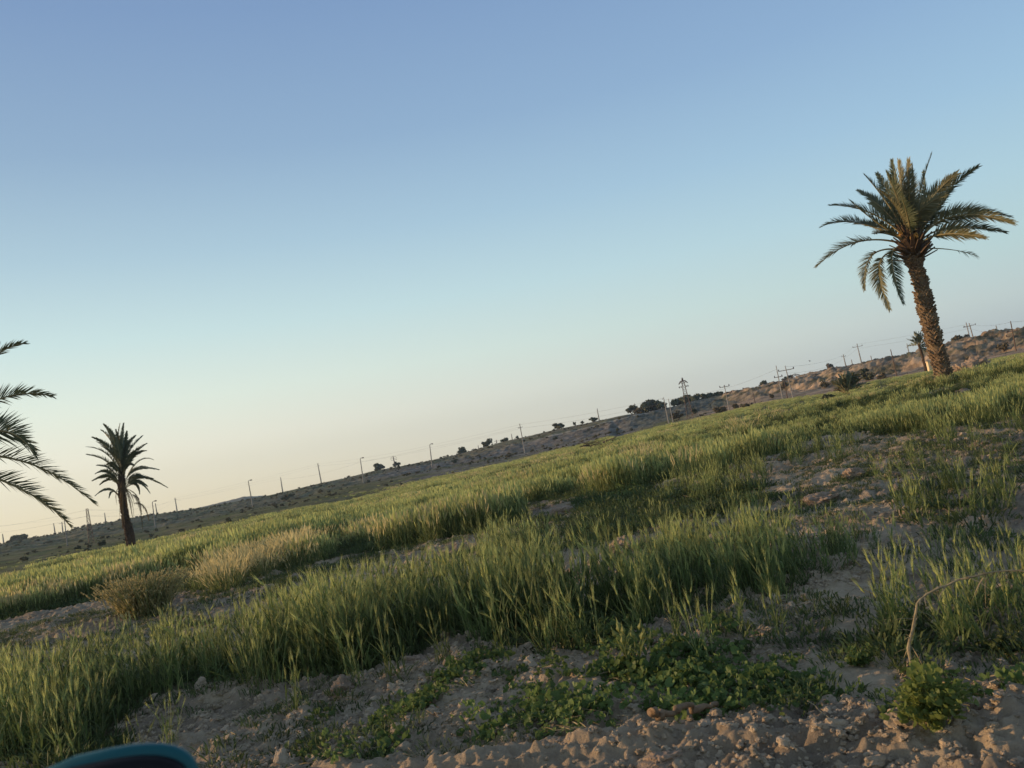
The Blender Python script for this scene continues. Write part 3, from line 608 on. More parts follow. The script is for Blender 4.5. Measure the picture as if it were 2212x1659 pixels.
for o_, m_, t_, L_ in [((855, 1070), (905, 1180), (922, 1320), .1), ((905, 1130), (955, 1190), (980, 1372), .12), ((920, 1190), (985, 1210), (1022, 1305), .12), ((850, 1080), (842, 1230), (840, 1365), .08),
                       ((850, 1060), (885, 1150), (912, 1300), .1), ((820, 1080), (800, 1120), (803, 1195), .12), ((845, 1040), (862, 1140), (885, 1240), .12), ((835, 1040), (828, 1150), (822, 1290), .1),
                       ((850, 1050), (870, 1160), (896, 1320), .1), ((865, 1090), (900, 1130), (925, 1200), .1), ((845, 1050), (840, 1180), (858, 1330), .12), ((870, 1090), (940, 1140), (968, 1230), .08)]:
    frond(root, base, palm3(Z2(*o_), base, -.3), palm3(Z2(*m_), base, -.5), palm3(Z2(*t_), base, -.5), L_*1.8, 40, .05, 'deadfrond', None, wd=.035, rr=.025, hang=.6, label='dead brown frond hanging down the trunk')
# --- palm mostly out of the frame at the left edge
tb = at_r((-90, 560), 18.0)
root = empty('date_palm', tb, 'nearest date palm at the left picture edge, only its feathery frond ends in view', 'palm tree')
cps = [tb+np.array([0, 0, -.2]), palm3(Z2(-440, 1200), tb, 0), palm3(Z2(-440, 900), tb, 0)]
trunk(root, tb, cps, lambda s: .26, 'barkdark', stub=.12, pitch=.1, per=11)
for o_, m_, t_, dep, L_, tw in [((-430, 860), (-150, 300), (163, 92), 0, .38, .5), ((-430, 870), (-60, 500), (355, 450), .5, .40, .7), ((-430, 880), (-40, 690), (232, 840), -1.2, .55, 1.1),
                            ((-430, 890), (150, 900), (648, 1190), 0, .42, .45), ((-430, 900), (120, 1080), (478, 1340), -.6, .42, .6), ((-430, 860), (-330, 300), (-300, -200), 0, .5, .4),
                            ((-430, 860), (-600, 400), (-900, 200), 0, .5, .4), ((-430, 880), (-750, 700), (-1150, 800), 0, .5, .4), ((-430, 900), (-700, 950), (-1000, 1250), .5, .5, .4),
                            ((-430, 860), (-400, 500), (-350, 200), 2, .5, .4), ((-430, 860), (-420, 480), (-450, 250), -2.2, .5, .4), ((-430, 900), (-500, 1150), (-560, 1400), -1.5, .4, .4), ((-430, 890), (-300, 1100), (-120, 1450), 1.6, .4, .4)]:
    frond(root, tb, palm3(Z2(*o_), tb, dep*.08), palm3(Z2(*m_), tb, dep*.55), palm3(Z2(*t_), tb, dep), L_, 84, .15, 'frond', tw, wd=.026, rr=.03)
# --- small far palm behind the big trunk
tb = at_r(ZB(735, 970), 118)
root = empty('date_palm', tb, 'small distant date palm just left of the big leaning trunk', 'palm tree')
q = lambda x, y: palm3(ZB(x, y), tb, 0)
trunk(root, tb, [tb-[0, 0, .2], q(738, 960), q(700, 800), q(655, 650), q(645, 600)], lambda s: .13, 'boot', stub=.08, pitch=.2, per=7)
for t_, m_ in [((465, 515), (560, 560)), ((480, 615), (560, 600)), ((520, 480), (580, 530)), ((570, 405), (600, 480)), ((600, 400), (618, 480)), ((640, 400), (640, 490)), ((680, 385), (660, 480)), ((715, 395), (680, 480)), ((740, 430), (690, 500)),
               ((770, 490), (710, 530)), ((780, 545), (715, 560)), ((790, 600), (720, 595)), ((785, 640), (710, 615)), ((735, 700), (690, 650)), ((550, 470), (590, 530)), ((660, 430), (650, 500)), ((620, 440), (630, 510)), ((700, 450), (670, 520)), ((520, 530), (580, 560))]:
    frond(root, tb, q(645, 610), palm3(ZB(*m_), tb, rnd(-.3, .3)), palm3(ZB(*t_), tb, rnd(-.8, .8)), .5, 18, .2, 'frond', None, wd=.09, rr=.04)
# --- young palm bush in the field's far edge
tb = hit(Z3(1262, 478)); 
root = empty('young_palm', tb, 'low trunkless young palm bush at the far edge of the green field', 'palm bush')
q = lambda x, y, d=0: palm3(ZA(x, y), tb, d)
for i, (m_, t_, mt) in enumerate([((1480, 770), (1375, 745), 'rachis'), ((1500, 820), (1400, 760), 'frond_sunlit'), ((1560, 740), (1520, 650), 'frond_sunlit'), ((1580, 740), (1570, 610), 'frond'), ((1620, 730), (1620, 600), 'frond'), ((1650, 740), (1690, 620), 'frond'),
                    ((1690, 760), (1760, 640), 'frond'), ((1700, 800), (1810, 700), 'frond'), ((1720, 830), (1830, 770), 'frond'), ((1760, 810), (1935, 775), 'frond_sunlit'), ((1740, 860), (1850, 830), 'frond'), ((1540, 850), (1430, 850), 'frond'),
                    ((1520, 790), (1450, 690), 'frond'), ((1550, 760), (1480, 640), 'frond'), ((1600, 760), (1560, 690), 'frond_sunlit'), ((1650, 790), (1710, 700), 'frond'), ((1500, 880), (1420, 880), 'deadfrond'), ((1700, 870), (1800, 870), 'deadfrond'), ((1540, 800), (1400, 800), 'frond'), ((1640, 760), (1660, 650), 'frond')]):
    frond(root, tb, q(1600, 925), q(*m_, rnd(-.5, .5)), q(*t_, rnd(-1, 1)), .45, 24, .25, mt if mt != 'rachis' else 'frond_sunlit', None, wd=.09, rr=.05)
# ------------------------------------------------------------------ bushes and small trees
def leafcloud(mb, c, rx, ry, rz, n, sz):
    lob = []
    while len(lob) < 10:
        q = np.array([rnd(-.7, .7), rnd(-.6, .6), rnd(-.6, .6)])
        if np.linalg.norm(q*[1, 1, .9]) < .66: lob.append((q, rnd(.22, .46)))
    for i in range(n):
        lc, lr = random.choice(lob); d = np.array([random.gauss(0, 1) for _ in range(3)]); d /= np.linalg.norm(d)
        p = (lc+d*lr*random.random()**.35)*np.array([rx, ry, rz])+c
        a = np.array([random.gauss(0, 1) for _ in range(3)]); a /= np.linalg.norm(a); b = np.cross(a, d); b /= np.linalg.norm(b)+1e-6
        s = sz*rnd(.6, 1.5); mb.add([p-a*s-b*s*.4, p+a*s*.2-b*s*.6, p+a*s+b*s*.3, p-a*s*.3+b*s*.7], [(0, 1, 2, 3)])
def bush(name, px, w, h, label, cat='bush', mat='bush', r=None, group=None, n=420, stem=.25):
    """px: base pixel, w/h in pixels"""
    b = hit(px) if r is None else at_r(px, r)
    k = math.hypot(b[0], b[1])/850/math.cos(math.atan2(b[0], b[1])); W, Hh = w*k, h*k
    tz = at_depth((px[0], px[1]-h), b)[2]; z0 = b[2]
    if r is not None: Hh = max(Hh, tz-z0)
    root = empty(name, b, label, cat, group); mb = MB(); c = np.array([b[0], b[1], z0+Hh*(.42+stem*.3)])
    leafcloud(mb, c, W*.5, W*.45, Hh*(.66-.3*stem), n, max(W, Hh)*.045+.05); mb.build('crown', MAT[mat], root, b)
    mb = MB()
    for i in range(5):
        e = c+np.array([rnd(-.3, .3)*W, rnd(-.2, .2)*W, rnd(-.1, .2)*Hh]); s0 = np.array([b[0]+rnd(-.04, .04)*W, b[1], b[2]-.1]); mb.tube([s0, (s0+e)/2+[rnd(-.05, .05)*W, 0, 0], e], [.03*Hh+.02, .02*Hh+.015, .01*Hh], 5)
    mb.build('stem', MAT['deadwood'], root, b)
    return root
rs_at = lambda p: float(np.interp(azel(p)[0], AZT, RST))
G = 'bushes along the hill skyline'
for px, w, h, lab, mt, dr, st in [
    (Z2(145, 1450), 14, 4, 'flat dark bush on the skyline at the far left', 'bush', 0, .1),
    (Z4(850, 372), 12, 7, 'dark round bush on the skyline left of the three-armed pole', 'bush', 0, .1), (Z4(940, 362), 8, 5, 'small dark bush right beside the three-armed pole', 'bush', 0, .1),
    (Z4(1255, 288), 11, 6, 'dark bush on the skyline at the foot of the brown hill', 'bush', 0, .1), (Z4(1377, 262), 12, 7, 'broad dark bush on the skyline left of the small cross-topped pole', 'bush', 0, .1),
    (Z4(1460, 240), 10, 4, 'low dark bush on the skyline right of the small cross-topped pole', 'bush', 0, .1), (Z4(1522, 219), 5, 3, 'tiny dark bush on the skyline left of the tall insulator pole', 'bush', 0, .1),
    (ZD(745, 700), 16, 7, 'clumpy dark tree group alone on the brown hilltop', 'bush', 0, .3), (ZD(975, 635), 4, 4, 'small round bush at the left end of the hilltop row', 'bush', 0, .1), (ZD(1085, 612), 5, 3, 'low bush in the middle of the hilltop row', 'bush', 0, .1), (ZD(1240, 578), 9, 4, 'long bush at the right end of the hilltop row', 'bush', 0, .1),
    (Z3(120, 578), 12, 8, 'pale open-branched tree at the left of the dark grove', 'bush', -10, .6), (Z3(225, 570), 26.4, 12.6, 'large rounded dark tree left of the slim double pole', 'bush', -12, .2), (Z3(275, 566), 15.5, 9.2, 'dark tree just behind the slim double pole', 'bush', -12, .2), (Z3(165, 582), 14.0, 8.0, 'brownish tree between the pale tree and the rounded tree', 'bushbrown', -14, .1),
    (Z3(370, 535), 20.2, 8.0, 'dark tree left of the lattice pylon', 'bush', -8, .1), (Z3(430, 530), 18.6, 9.2, 'dark tree behind the lattice pylon', 'bush', -8, .1), (Z3(475, 530), 18.6, 8.0, 'dark tree right of the lattice pylon', 'bush', -8, .1), (Z3(520, 520), 17.1, 6.9, 'last dark tree at the right end of the grove', 'bush', -8, .1),
    (Z3(592, 494), 14.0, 5.8, 'dark bush beside the forked insulator pole', 'bush', -2, .1), (Z3(828, 438), 9, 7, 'dark rounded tree on the skyline left of the twin poles', 'bush', 0, .1), (Z3(857, 430), 6, 4, 'small bush right of the rounded skyline tree', 'bush', 0, .1),
    (Z3(965, 402), 8, 5, 'dark bush beside the arched steel boom', 'bush', 0, .2), (Z3(937, 408), 6, 5, 'open bush between the twin poles', 'bush', 0, .4), (Z3(1105, 372), 4, 3, 'small grey bush right of the arched steel boom', 'bush', 8, .1),
    (Z3(1190, 378), 8, 7, 'dark bush on the cliff top behind the short dark pole', 'bushbrown', -6, .1), (Z3(1233, 345), 4, 2, 'tiny bush on the cliff top near the slim pole', 'bush', 2, .1),
    (ZB(1295, 590), 13, 7.5, 'flat-topped acacia-like tree alone on the cliff top', 'bushbrown', 1, .9), (ZB(480, 742), 4, 2.5, 'tiny bush at the foot of the faint pole left of the small palm', 'bush', 3, .1), (ZB(1590, 505), 4, 2, 'tiny dark bush on the cliff top at right', 'bush', 0, .1)]:
    bush('bush', px, w*1.15, h, lab, 'bush', mt, rs_at(px)+dr, G, n=320 if w < 8 else 900, stem=st)
G = 'bushes on the slopes behind the field'
for px, w, h, lab, mt in [
    (ZC(850, 800), 15, 9, 'olive bush just left of the pylon foot', 'bushbrown'), (ZC(1060, 728), 10, 6, 'dark green bush just right of the pylon foot', 'bush'), (ZC(1390, 708), 16, 7, 'wide low brown bush at the foot of the forked pole', 'bushbrown'),
    (ZC(1570, 660), 8, 4.5, 'reddish brown bush right of the forked pole', 'bushbrown'), (ZC(1700, 650), 9, 4, 'sprawling reddish bush on the field edge', 'bushbrown'), (ZA(515, 985), 6, 4, 'round tan bush on the sandy flat', 'bushbrown'),
    (ZA(700, 850), 9, 6, 'brown bush between the feet of the twin poles', 'bushbrown'), (ZA(1290, 830), 10, 6, 'brown bush at the cliff foot left of the young palm', 'bushbrown'), (ZA(1900, 730), 15, 11, 'big dark grey-green bush against the cliff behind the young palm', 'bush'),
    (ZA(1760, 735), 9, 8, 'grey-green bush touching the young palm', 'bush'), (ZA(2130, 700), 10, 5, 'brown bush at the cliff foot right of the young palm', 'bushbrown'), (ZB(1920, 700), 12, 7, 'brown bush under the cliff at the right edge', 'bushbrown'),
    (ZB(1400, 850), 9, 3.5, 'low brown bush on the bank right of the big trunk', 'bushbrown'), (Z4(1215, 335), 8, 5, 'dark round bush on the grey bank left of the tall insulator pole', 'bush'), (Z4(408, 512), 13, 5, 'wide dark bush below the skyline at left', 'bush'),
    (Z4(800, 432), 5, 3, 'small dark bush at the foot of the curved lamp post', 'bush'), (Z2(700, 1480), 8, 4, 'dark bush left of the dark palm foot', 'bush'), (Z2(535, 1508), 6, 3, 'small dark bush right of the lattice mast', 'bush'), (ZD(1590, 735), 6, 4, 'dark bush on the grey bank beside the dead branches', 'bush'),
    (ZD(690, 850), 6, 3, 'small dark bush on the slope below the hilltop trees', 'bush'), (ZA(1330, 1010), 17, 4.5, 'dark low bush in the green field left of the young palm', 'bush'), (ZB(560, 1215), 14, 4.5, 'dark ragged bush in the grass left of the big palm foot', 'darkweed')]:
    bush('bush', px, w, h, lab, 'bush', mt, None, G, n=420, stem=.05)
# ------------------------------------------------------------------ poles
KN = {}
def pole(name, bpx, tpx, kind, label, r=None, mat='concrete', wpx=1.3, cat='pole'):
    b = hit(bpx) if r is None else at_r(bpx, r)
    t = at_depth(tpx, b); b0 = b.copy(); b = b-np.array([0, 0, .3]); h = t-b
    k = math.hypot(b[0], b[1])/850; w_ = max(.09, wpx*k*.5)
    G = {'plain': 'plain utility poles', 'lamp': 'street lamp posts'}.get(kind)
    root = empty(name, b0, label, cat, G)
    V = lambda s: b+h*s
    sx = np.array([b[1], -b[0], 0]); sx /= np.linalg.norm(sx); A = np.array([b[0], b[1], 0]); A /= np.linalg.norm(A)
    if kind in ('lattice', 'pylon'):
        mb = MB(); wb, wt = (wpx*k, wpx*k*.35)
        cor = [(1, 1), (1, -1), (-1, -1), (-1, 1)]; n = 9
        P_ = lambda s, c: V(s)+(sx*c[0]+A*c[1])*(wb+(wt-wb)*s)*.5
        for c in cor: mb.tube([P_(0, c), P_(.5, c), P_(1, c)], .055 if kind == 'lattice' else .07, 4)
        for i in range(n):
            for j in range(4):
                c, c2 = cor[j], cor[(j+1) % 4]; s0, s1 = i/n, (i+1)/n; mb.tube([P_(s0, c), P_(s1, c2)], .035, 4); mb.tube([P_(s1, c), P_(s1, c2)], .03, 4)
        mb.build('mast', MAT[mat], root, b0)
    else:
        mb = MB(); mb.tube([V(0), V(.5), V(1)], [w_, w_*.8, w_*.55], 8); mb.build('mast', MAT[mat], root, b0)
    def ins(c, s=1):
        s = s*.48
        mb = MB(); l = .55*s
        mb.tube([c, c+[0, 0, l*.1], c+[0, 0, l*.2], c+[0, 0, l*.5], c+[0, 0, l*.8], c+[0, 0, l]], [.05*s, .16*s, .1*s, .17*s, .1*s, .04*s], 7); mb.build('insulator', MAT['ceramic'], root, b0)
    def arm(s, half, up=0, both=True):
        mb = MB(); c = V(s); mb.tube([c-sx*half*both+[0, 0, up], c, c+sx*half+[0, 0, up]], .06, 5); mb.build('crossarm', MAT['steel'], root, b0); return c
    if kind == 'lamp':
        mb = MB(); c = V(1); mb.tube([c, c+sx*.25+[0, 0, .22], c+sx*.6+[0, 0, .22]], [w_*.5, w_*.45, w_*.4], 6); mb.build('lamp_arm', MAT[mat], root, b0)
        mb = MB(); e = c+sx*.55+[0, 0, .22]; mb.tube([e-sx*.1, e+sx*.1, e+sx*.4, e+sx*.5], [.06, .16, .14, .04], 7); mb.build('lamp_head', MAT['steel'], root, b0)
    if kind == 'tri':
        for s, hf in ((.93, 1.1), (.80, 1.5), (.67, 1.3)):
            c = arm(s, hf)
            for q_ in (-1, 1): ins(c+sx*hf*q_*.95)
    if kind == 'cross':
        c = arm(.87, 1.25)
        for q_ in (-1, 1): ins(c+sx*1.2*q_, 1.3)
    if kind == 'short':
        c = arm(.87, .55)
        for q_ in (-1, 1): ins(c+sx*.5*q_)
    if kind == 'fork':
        c = arm(.96, .9)
        for q_ in (-1, 0, 1): ins(c+sx*.85*q_, 1.4)
        c = arm(.72, 1.15)
        for q_ in (-1, 1): ins(c+sx*1.1*q_, 1.2)
        ins(V(.58)-sx*.1, 1.)
    if kind == 'double':
        b2 = b+sx*.9+A*.5; mb = MB(); mb.tube([b2, b2+h*.45, b2+h*.92], [w_*.8, w_*.7, w_*.5], 7); mb.build('strut', MAT[mat], root, b0); ins(V(.93)-sx*.3)
    if kind == 'low':
        c = arm(.55, .9); 
        for q_ in (-1, 1): ins(c+sx*.85*q_, 1.2)
        c = arm(.68, .7)
        for q_ in (-1, 1): ins(c+sx*.6*q_, 1.2)
    if kind == 'pylon':
        mb = MB(); c = V(.985); hf = 20*.18738*k*1.15
        mb.tube([c-sx*hf-[0, 0, .5], c-sx*hf*.5, c, c+sx*hf*.5, c+sx*hf-[0, 0, .5]], .11, 5); mb.tube([V(.93), c-sx*hf*.8-[0, 0, .2]], .06, 4); mb.tube([V(.93), c+sx*hf*.8-[0, 0, .2]], .06, 4); mb.build('crossarm', MAT['steel'], root, b0)
        for q_ in (-1, -.6, .55, .95): ins(c+sx*hf*q_-[0, 0, .5+.8], 1.5)
        mb = MB(); mb.tube([c, c+[0, 0, .4], c+[0, 0, .75]], [.1, .2, .05], 6); mb.build('finial', MAT['ceramic'], root, b0)
    if kind == 'knob':
        mb = MB(); c = V(1); mb.tube([c-[0, 0, .1], c+[0, 0, .2], c+[0, 0, .6]], [.12, .28, .1], 7); mb.build('cap', MAT['ceramic'], root, b0)
    KN[label] = V(.97); return root
def sk(p, d=2): return rs_at(p)+d
PL = [
    ('utility_pole', Z2(27, 1475), Z2(17, 1400), 'plain', 'short slim pole on the skyline, leftmost in the picture', 2, 'concrete'),
    ('utility_pole', Z2(380, 1402), Z2(368, 1328), 'plain', 'slim pole on the skyline under the drooping frond ends', 2, 'concrete'),
    ('utility_pole', Z2(433, 1392), Z2(425, 1318), 'cross', 'pole with insulators on the skyline just left of the pale post', 4, 'concrete'),
    ('utility_pole', Z2(463, 1482), Z2(443, 1305), 'plain', 'pale thin post rising from the flat below the frond tips', None, 'concrete'),
    ('lattice_mast', Z2(630, 1465), Z2(598, 1228), 'lattice', 'dark steel lattice mast left of the dark palm', None, 'steel'),
    ('utility_pole', Z2(727, 1327), Z2(719, 1255), 'plain', 'slim pole on the skyline just left of the dark palm trunk', 2, 'concrete'),
    ('street_lamp', Z2(1068, 1355), Z2(1047, 1184), 'lamp', 'pale street lamp post just right of the dark palm', None, 'concrete'),
    ('utility_pole', Z2(1080, 1266), Z2(1068, 1190), 'plain', 'slim pole on the skyline behind the street lamp nearest the dark palm', 3, 'concrete'),
    ('utility_pole', Z2(1218, 1247), Z2(1203, 1152), 'short', 'skyline pole midway between the two left street lamps', 3, 'concrete'),
    ('street_lamp', Z4(240, 545), Z4(218, 424), 'lamp', 'street lamp post in front of the low far hill', None, 'concrete'),
    ('utility_pole', Z4(385, 478), Z4(374, 404), 'plain', 'slim skyline pole right of the far low hill', 3, 'concrete'),
    ('utility_pole', Z4(572, 434), Z4(554, 337), 'short', 'thick notched skyline pole between two street lamps', 3, 'concrete'),
    ('street_lamp', Z4(776, 430), Z4(760, 316), 'lamp', 'street lamp post with curved head left of the round skyline bush', None, 'concrete'),
    ('utility_pole', Z4(932, 362), Z4(918, 302), 'tri', 'pole with three crossarms on the skyline between two dark bushes', -1, 'steel'),
    ('street_lamp', Z4(1108, 355), Z4(1096, 248), 'lamp', 'street lamp post standing alone right of the three-armed pole', None, 'concrete'),
    ('utility_pole', Z4(1332, 270), Z4(1330, 250), 'plain', 'tiny faint pole behind the dip in the skyline', 260, 'concrete'),
    ('utility_pole', Z4(1421, 250), Z4(1418, 224), 'cross', 'small faint cross-topped pole between two skyline bushes', 120, 'steel'),
    ('utility_pole', Z4(1496, 230), Z4(1491, 195), 'plain', 'small faint pole left of the tall insulator pole', 200, 'concrete'),
    ('utility_pole', Z4(1557, 287), Z4(1531, 145), 'short', 'tall concrete pole with a pair of insulators by the grey bank', None, 'concrete'),
    ('utility_pole', Z4(1916, 128), Z4(1906, 72), 'plain', 'slim pole on the hilltop at the end of the bush row', 4, 'concrete'),
    ('utility_pole', Z4(2090, 100), Z4(2087, 47), 'plain', 'thin pole behind the pale open-branched tree', 10, 'concrete'),
    ('utility_pole', Z3(317, 634), Z3(288, 494), 'double', 'pale pole with a second strut beside it at the field edge', None, 'concrete'),
    ('pylon', Z3(432, 605), Z3(390, 404), 'pylon', 'rusty lattice pylon with a T-shaped crossarm', None, 'steel'),
    ('utility_pole', Z3(640, 568), Z3(613, 432), 'fork', 'pole crowned by three insulators like a fork', None, 'concrete'),
    ('utility_pole', Z3(778, 528), Z3(765, 468), 'plain', 'thin dark post on the sandy flat', None, 'steel'),
    ('utility_pole', Z3(925, 505), Z3(889, 325), 'low', 'left one of the tall twin poles with insulators at mid height', None, 'concrete'),
    ('utility_pole', Z3(980, 496), Z3(937, 325), 'cross', 'right one of the tall twin poles with a crossarm near its top', None, 'concrete'),
    ('utility_pole', Z3(950, 500), Z3(934, 415), 'plain', 'short dark post between the twin poles', None, 'polewood'),
    ('utility_pole', Z3(1187, 408), Z3(1171, 330), 'knob', 'dark wooden pole in front of the cliff left of the young palm', -30, 'polewood'),
    ('utility_pole', Z3(1265, 342), Z3(1247, 265), 'short', 'pole on the cliff top above the young palm', 3, 'concrete'),
    ('utility_pole', Z3(1301, 330), Z3(1290, 292), 'plain', 'faint distant pole left of the tall cliff-top pole', 230, 'concrete'),
    ('utility_pole', Z3(1348, 322), Z3(1320, 207), 'cross', 'tall cliff-top pole with a crossarm near its top', 4, 'concrete'),
    ('utility_pole', Z3(1403, 308), Z3(1394, 272), 'plain', 'faint distant pole right of the tall cliff-top pole', 230, 'concrete'),
    ('utility_pole', Z3(1533, 380), Z3(1500, 238), 'plain', 'dark wooden pole at the field edge left of the small palm', None, 'polewood'),
    ('utility_pole', Z3(1601, 268), Z3(1587, 207), 'short', 'faint pole on the skyline left of the small palm', 160, 'concrete'),
    ('utility_pole', Z3(1928, 192), Z3(1903, 95), 'cross', 'fainter left one of the pair of poles right of the flat-topped tree', 140, 'concrete'),
    ('utility_pole', Z3(1946, 190), Z3(1919, 98), 'cross', 'darker right one of the pair of poles right of the flat-topped tree', 6, 'concrete'),
    ('utility_pole', Z3(2081, 168), Z3(2062, 110), 'plain', 'faint pole above the cliff near the right edge', 150, 'concrete'),
    ('utility_pole', Z3(2170, 247), Z3(2140, 87), 'low', 'dark pole with insulators, rightmost in the picture', None, 'polewood')]
for nm, b_, t_, kd, lab, dr, mt in PL:
    pole(nm, b_, t_, kd, lab, None if dr is None else rs_at(b_)+dr, mt, wpx=4.5 if kd == 'lattice' else 6 if kd == 'pylon' else 1.25,
         cat={'street_lamp': 'street lamp', 'pylon': 'pylon', 'lattice_mast': 'mast'}.get(nm, 'pole'))
def wire(keys, label, sag=.02, dz=0., rad=.013):
    mb = MB(); pts = []
    ks = [KN[k] if isinstance(k, str) else k for k in keys]
    for a, b in zip(ks[:-1], ks[1:]):
        for t in np.linspace(0, 1, 14)[:(-1 if b is not ks[-1] else None)]:
            q = a+(b-a)*t; pts.append(q+np.array([0, 0, dz-4*sag*t*(1-t)*np.linalg.norm(b-a)]))
    mb.tube(pts, rad, 4); o = mb.build('overhead_wire', MAT['wire'], None, pts[0]); tag(o, label, 'wire', 'overhead wires')
lb = {l[4]: l[4] for l in PL}
off1 = at_depth(Z2(-400, 1350), np.array([-300., 380, 0])); off2 = at_depth(Z3(2700, -10), np.array([150., 230, 0]))
ch1 = [off1, PL[4][4], PL[8][4], PL[11][4], PL[18][4], PL[21][4]]
ch2 = [off1+np.array([0, 20, -2.]), PL[5][4], PL[10][4], PL[12][4], PL[14][4], PL[18][4]]
ch3 = [PL[26][4], PL[29][4], PL[31][4], PL[36][4], PL[38][4], off2]
wire(ch1, 'upper thin wire strung from the dark lattice mast along the left skyline poles', .006)
wire(ch1, 'second thin wire strung just below the uppermost one at left', .008, -1.0)
wire(ch2, 'low thin wire strung past the street lamp tops', .006, -.6)
wire(ch3, 'upper thin wire strung above the cliff at right', .006)
wire(ch3, 'lower thin wire strung above the cliff at right', .008, -1.1)
wire([PL[21][4], PL[23][4], PL[25][4]], 'thin wire strung behind the pylon to the twin poles', .01, -.4)
# arched steel boom behind the cliff
b = at_r(Z3(975, 395), rs_at(Z3(975, 395))-1); root = empty('steel_boom', b, 'arched steel lattice boom lying over the skyline right of the twin poles', 'boom')
pp = [at_depth(Z3(*p), b) for p in [(968, 392), (975, 375), (990, 368), (1010, 372), (1030, 380), (1052, 387)]]
mb = MB()
for o_ in ([0, 0, 0], [0, .5, 0], [0, 0, -.55], [0, .5, -.55]): mb.tube([p+np.array(o_) for p in pp], .07, 4)
for i in range(26):
    s = i/25*5; j = min(4, int(s)); p = pp[j]+(pp[j+1]-pp[j])*(s-j); mb.tube([p, p+[0, 0.5 if i % 2 else 0, -.55]], .045, 4)
mb.build('boom', MAT['steel'], root, b)
mb = MB(); e = pp[-1]; mb.tube([e-[0, 0, .4], e+[.5, 0, .9]], .1, 5); mb.tube([pp[0], pp[0]+[0, 0, -1.2]], .1, 5); mb.build('support', MAT['steel'], root, b)
# cream box
b = at_r(ZB(820, 968), 112); c = at_depth(ZB(820, 968), b); k = 112/850/math.cos(azel(ZB(820, 968))[0])
root = empty('utility_box', b, 'small cream coloured box standing left of the big palm trunk', 'box')
mb = MB(); hh = 6.3*k; ww = 4.4*k; mb.box([b[0], b[1], c[2]+hh/2-.15], [ww, ww*.7, hh+.3]); o = mb.build('body', MAT['hut'], root, b)
md = o.modifiers.new('bevel', 'BEVEL'); md.width = .03
mb = MB(); mb.box([b[0], b[1], c[2]+hh+.04], [ww*1.08, ww*.78, .08]); mb.build('roof', MAT['hut'], root, b)
mb = MB(); mb.box([b[0]-ww*.05, b[1]-ww*.35-.012, c[2]+hh*.48], [ww*.5, .02, hh*.8]); mb.build('door', principled('box_door', (.75, .56, .32), .7), root, b)
# bird
b = at_depth(ZA(1065, 450), np.array([60, 160, 0])); mb = MB()
mb.tube([b-[.18, 0, 0], b-[.06, 0, 0], b+[.1, 0, .01], b+[.2, 0, .03]], [.01, .06, .05, .015], 6)
for s in (-1, 1): mb.add([b+[.06, 0, .03], b+[-.06, 0, .03], b+[-.1, .22*s, .17], b+[.03, .22*s, .17], b+[-.14, .5*s, .1], b+[.03, 0, .045], b+[-.02, 0, .045], b+[-.04, .22*s, .19]], [(0, 1, 2, 3), (3, 2, 4), (5, 6, 7)])
o = mb.build('bird', MAT['deadwood'], None, b); tag(o, 'tiny dark bird flying above the skyline right of the twin poles', 'bird')
# ------------------------------------------------------------------ rocks, mounds, wood
def lump(name, c, rx, ry, rz, mat, label, cat, group=None, seed=0, rough=.35, ang=0, parent=None):
    import bmesh
    bm = bmesh.new(); bmesh.ops.create_icosphere(bm, subdivisions=5, radius=1)
    v = np.array([q.co[:] for q in bm.verts]); s = seed*3.7
    d = 1+rough*(fbm(v[:, 0]*1.5+s, v[:, 1]*1.5+v[:, 2]*2.1+s, 1, 4, seed)+.45*np.abs(fbm(v[:, 0]*5+s, v[:, 1]*4-v[:, 2]*5.3, 1, 3, seed+5)))
    v = v*d[:, None]*np.array([rx, ry, rz]); v[:, 2] = np.where(v[:, 2] < 0, v[:, 2]*.5, v[:, 2])
    ca, sa = math.cos(ang), math.sin(ang); v = np.stack([v[:, 0]*ca-v[:, 1]*sa, v[:, 0]*sa+v[:, 1]*ca, v[:, 2]], -1)
    for q, p in zip(bm.verts, v): q.co = p
    me = bpy.data.meshes.new(name); bm.to_mesh(me); bm.free(); me.materials.append(MAT[mat])
    o = bpy.data.objects.new(name, me); C.objects.link(o)
    if parent: o.parent = parent
    else: o.location = Vector(c)
    return tag(o, label, cat, group)
G = 'dirt mounds in the field'
for i, (px, w, h, lab) in enumerate([
    (VW(1693, 965), 21, 12, 'orange sunlit dirt mound in the grass at right'), (VW(1845, 1032), 22, 10, 'bright orange clod heap in the middle of the bare rubbly strip'), (VW(1345, 1185), 30, 14, 'crumbly dirt mound at the near edge left of the thick barley clump'),
    (VW(1770, 1082), 30, 8, 'low sunlit ridge of clods above the thick barley clump'), (VW(1215, 1112), 26, 9, 'pale clod heap in the gap of the barley'), (VW(900, 1430), 26, 9, 'pale soil lump at the foot of the barley strip'),
    (VW(740, 1495), 24, 15, 'grey soil hummock below the barley strip at left'), (VW(2095, 805), 34, 15, 'eroded orange dirt heap at the right of the big palm foot'), (VW(1930, 1030), 12, 6, 'small clod near the right side of the rubbly strip'),
    (VW(2120, 962), 20, 5, 'flat orange clod near the right edge'), (VW(1430, 1645), 40, 10, 'broad sunlit crumbly lump at the bottom of the picture')]):
    b = hit(px); k = math.hypot(b[0], b[1])/850; lump('dirt_mound', b, w*k*.5, w*k*.4, h*k*.8, 'rock', lab, 'dirt mound', G, i+1, .55)
def k_at(b): return math.hypot(b[0], b[1])/850
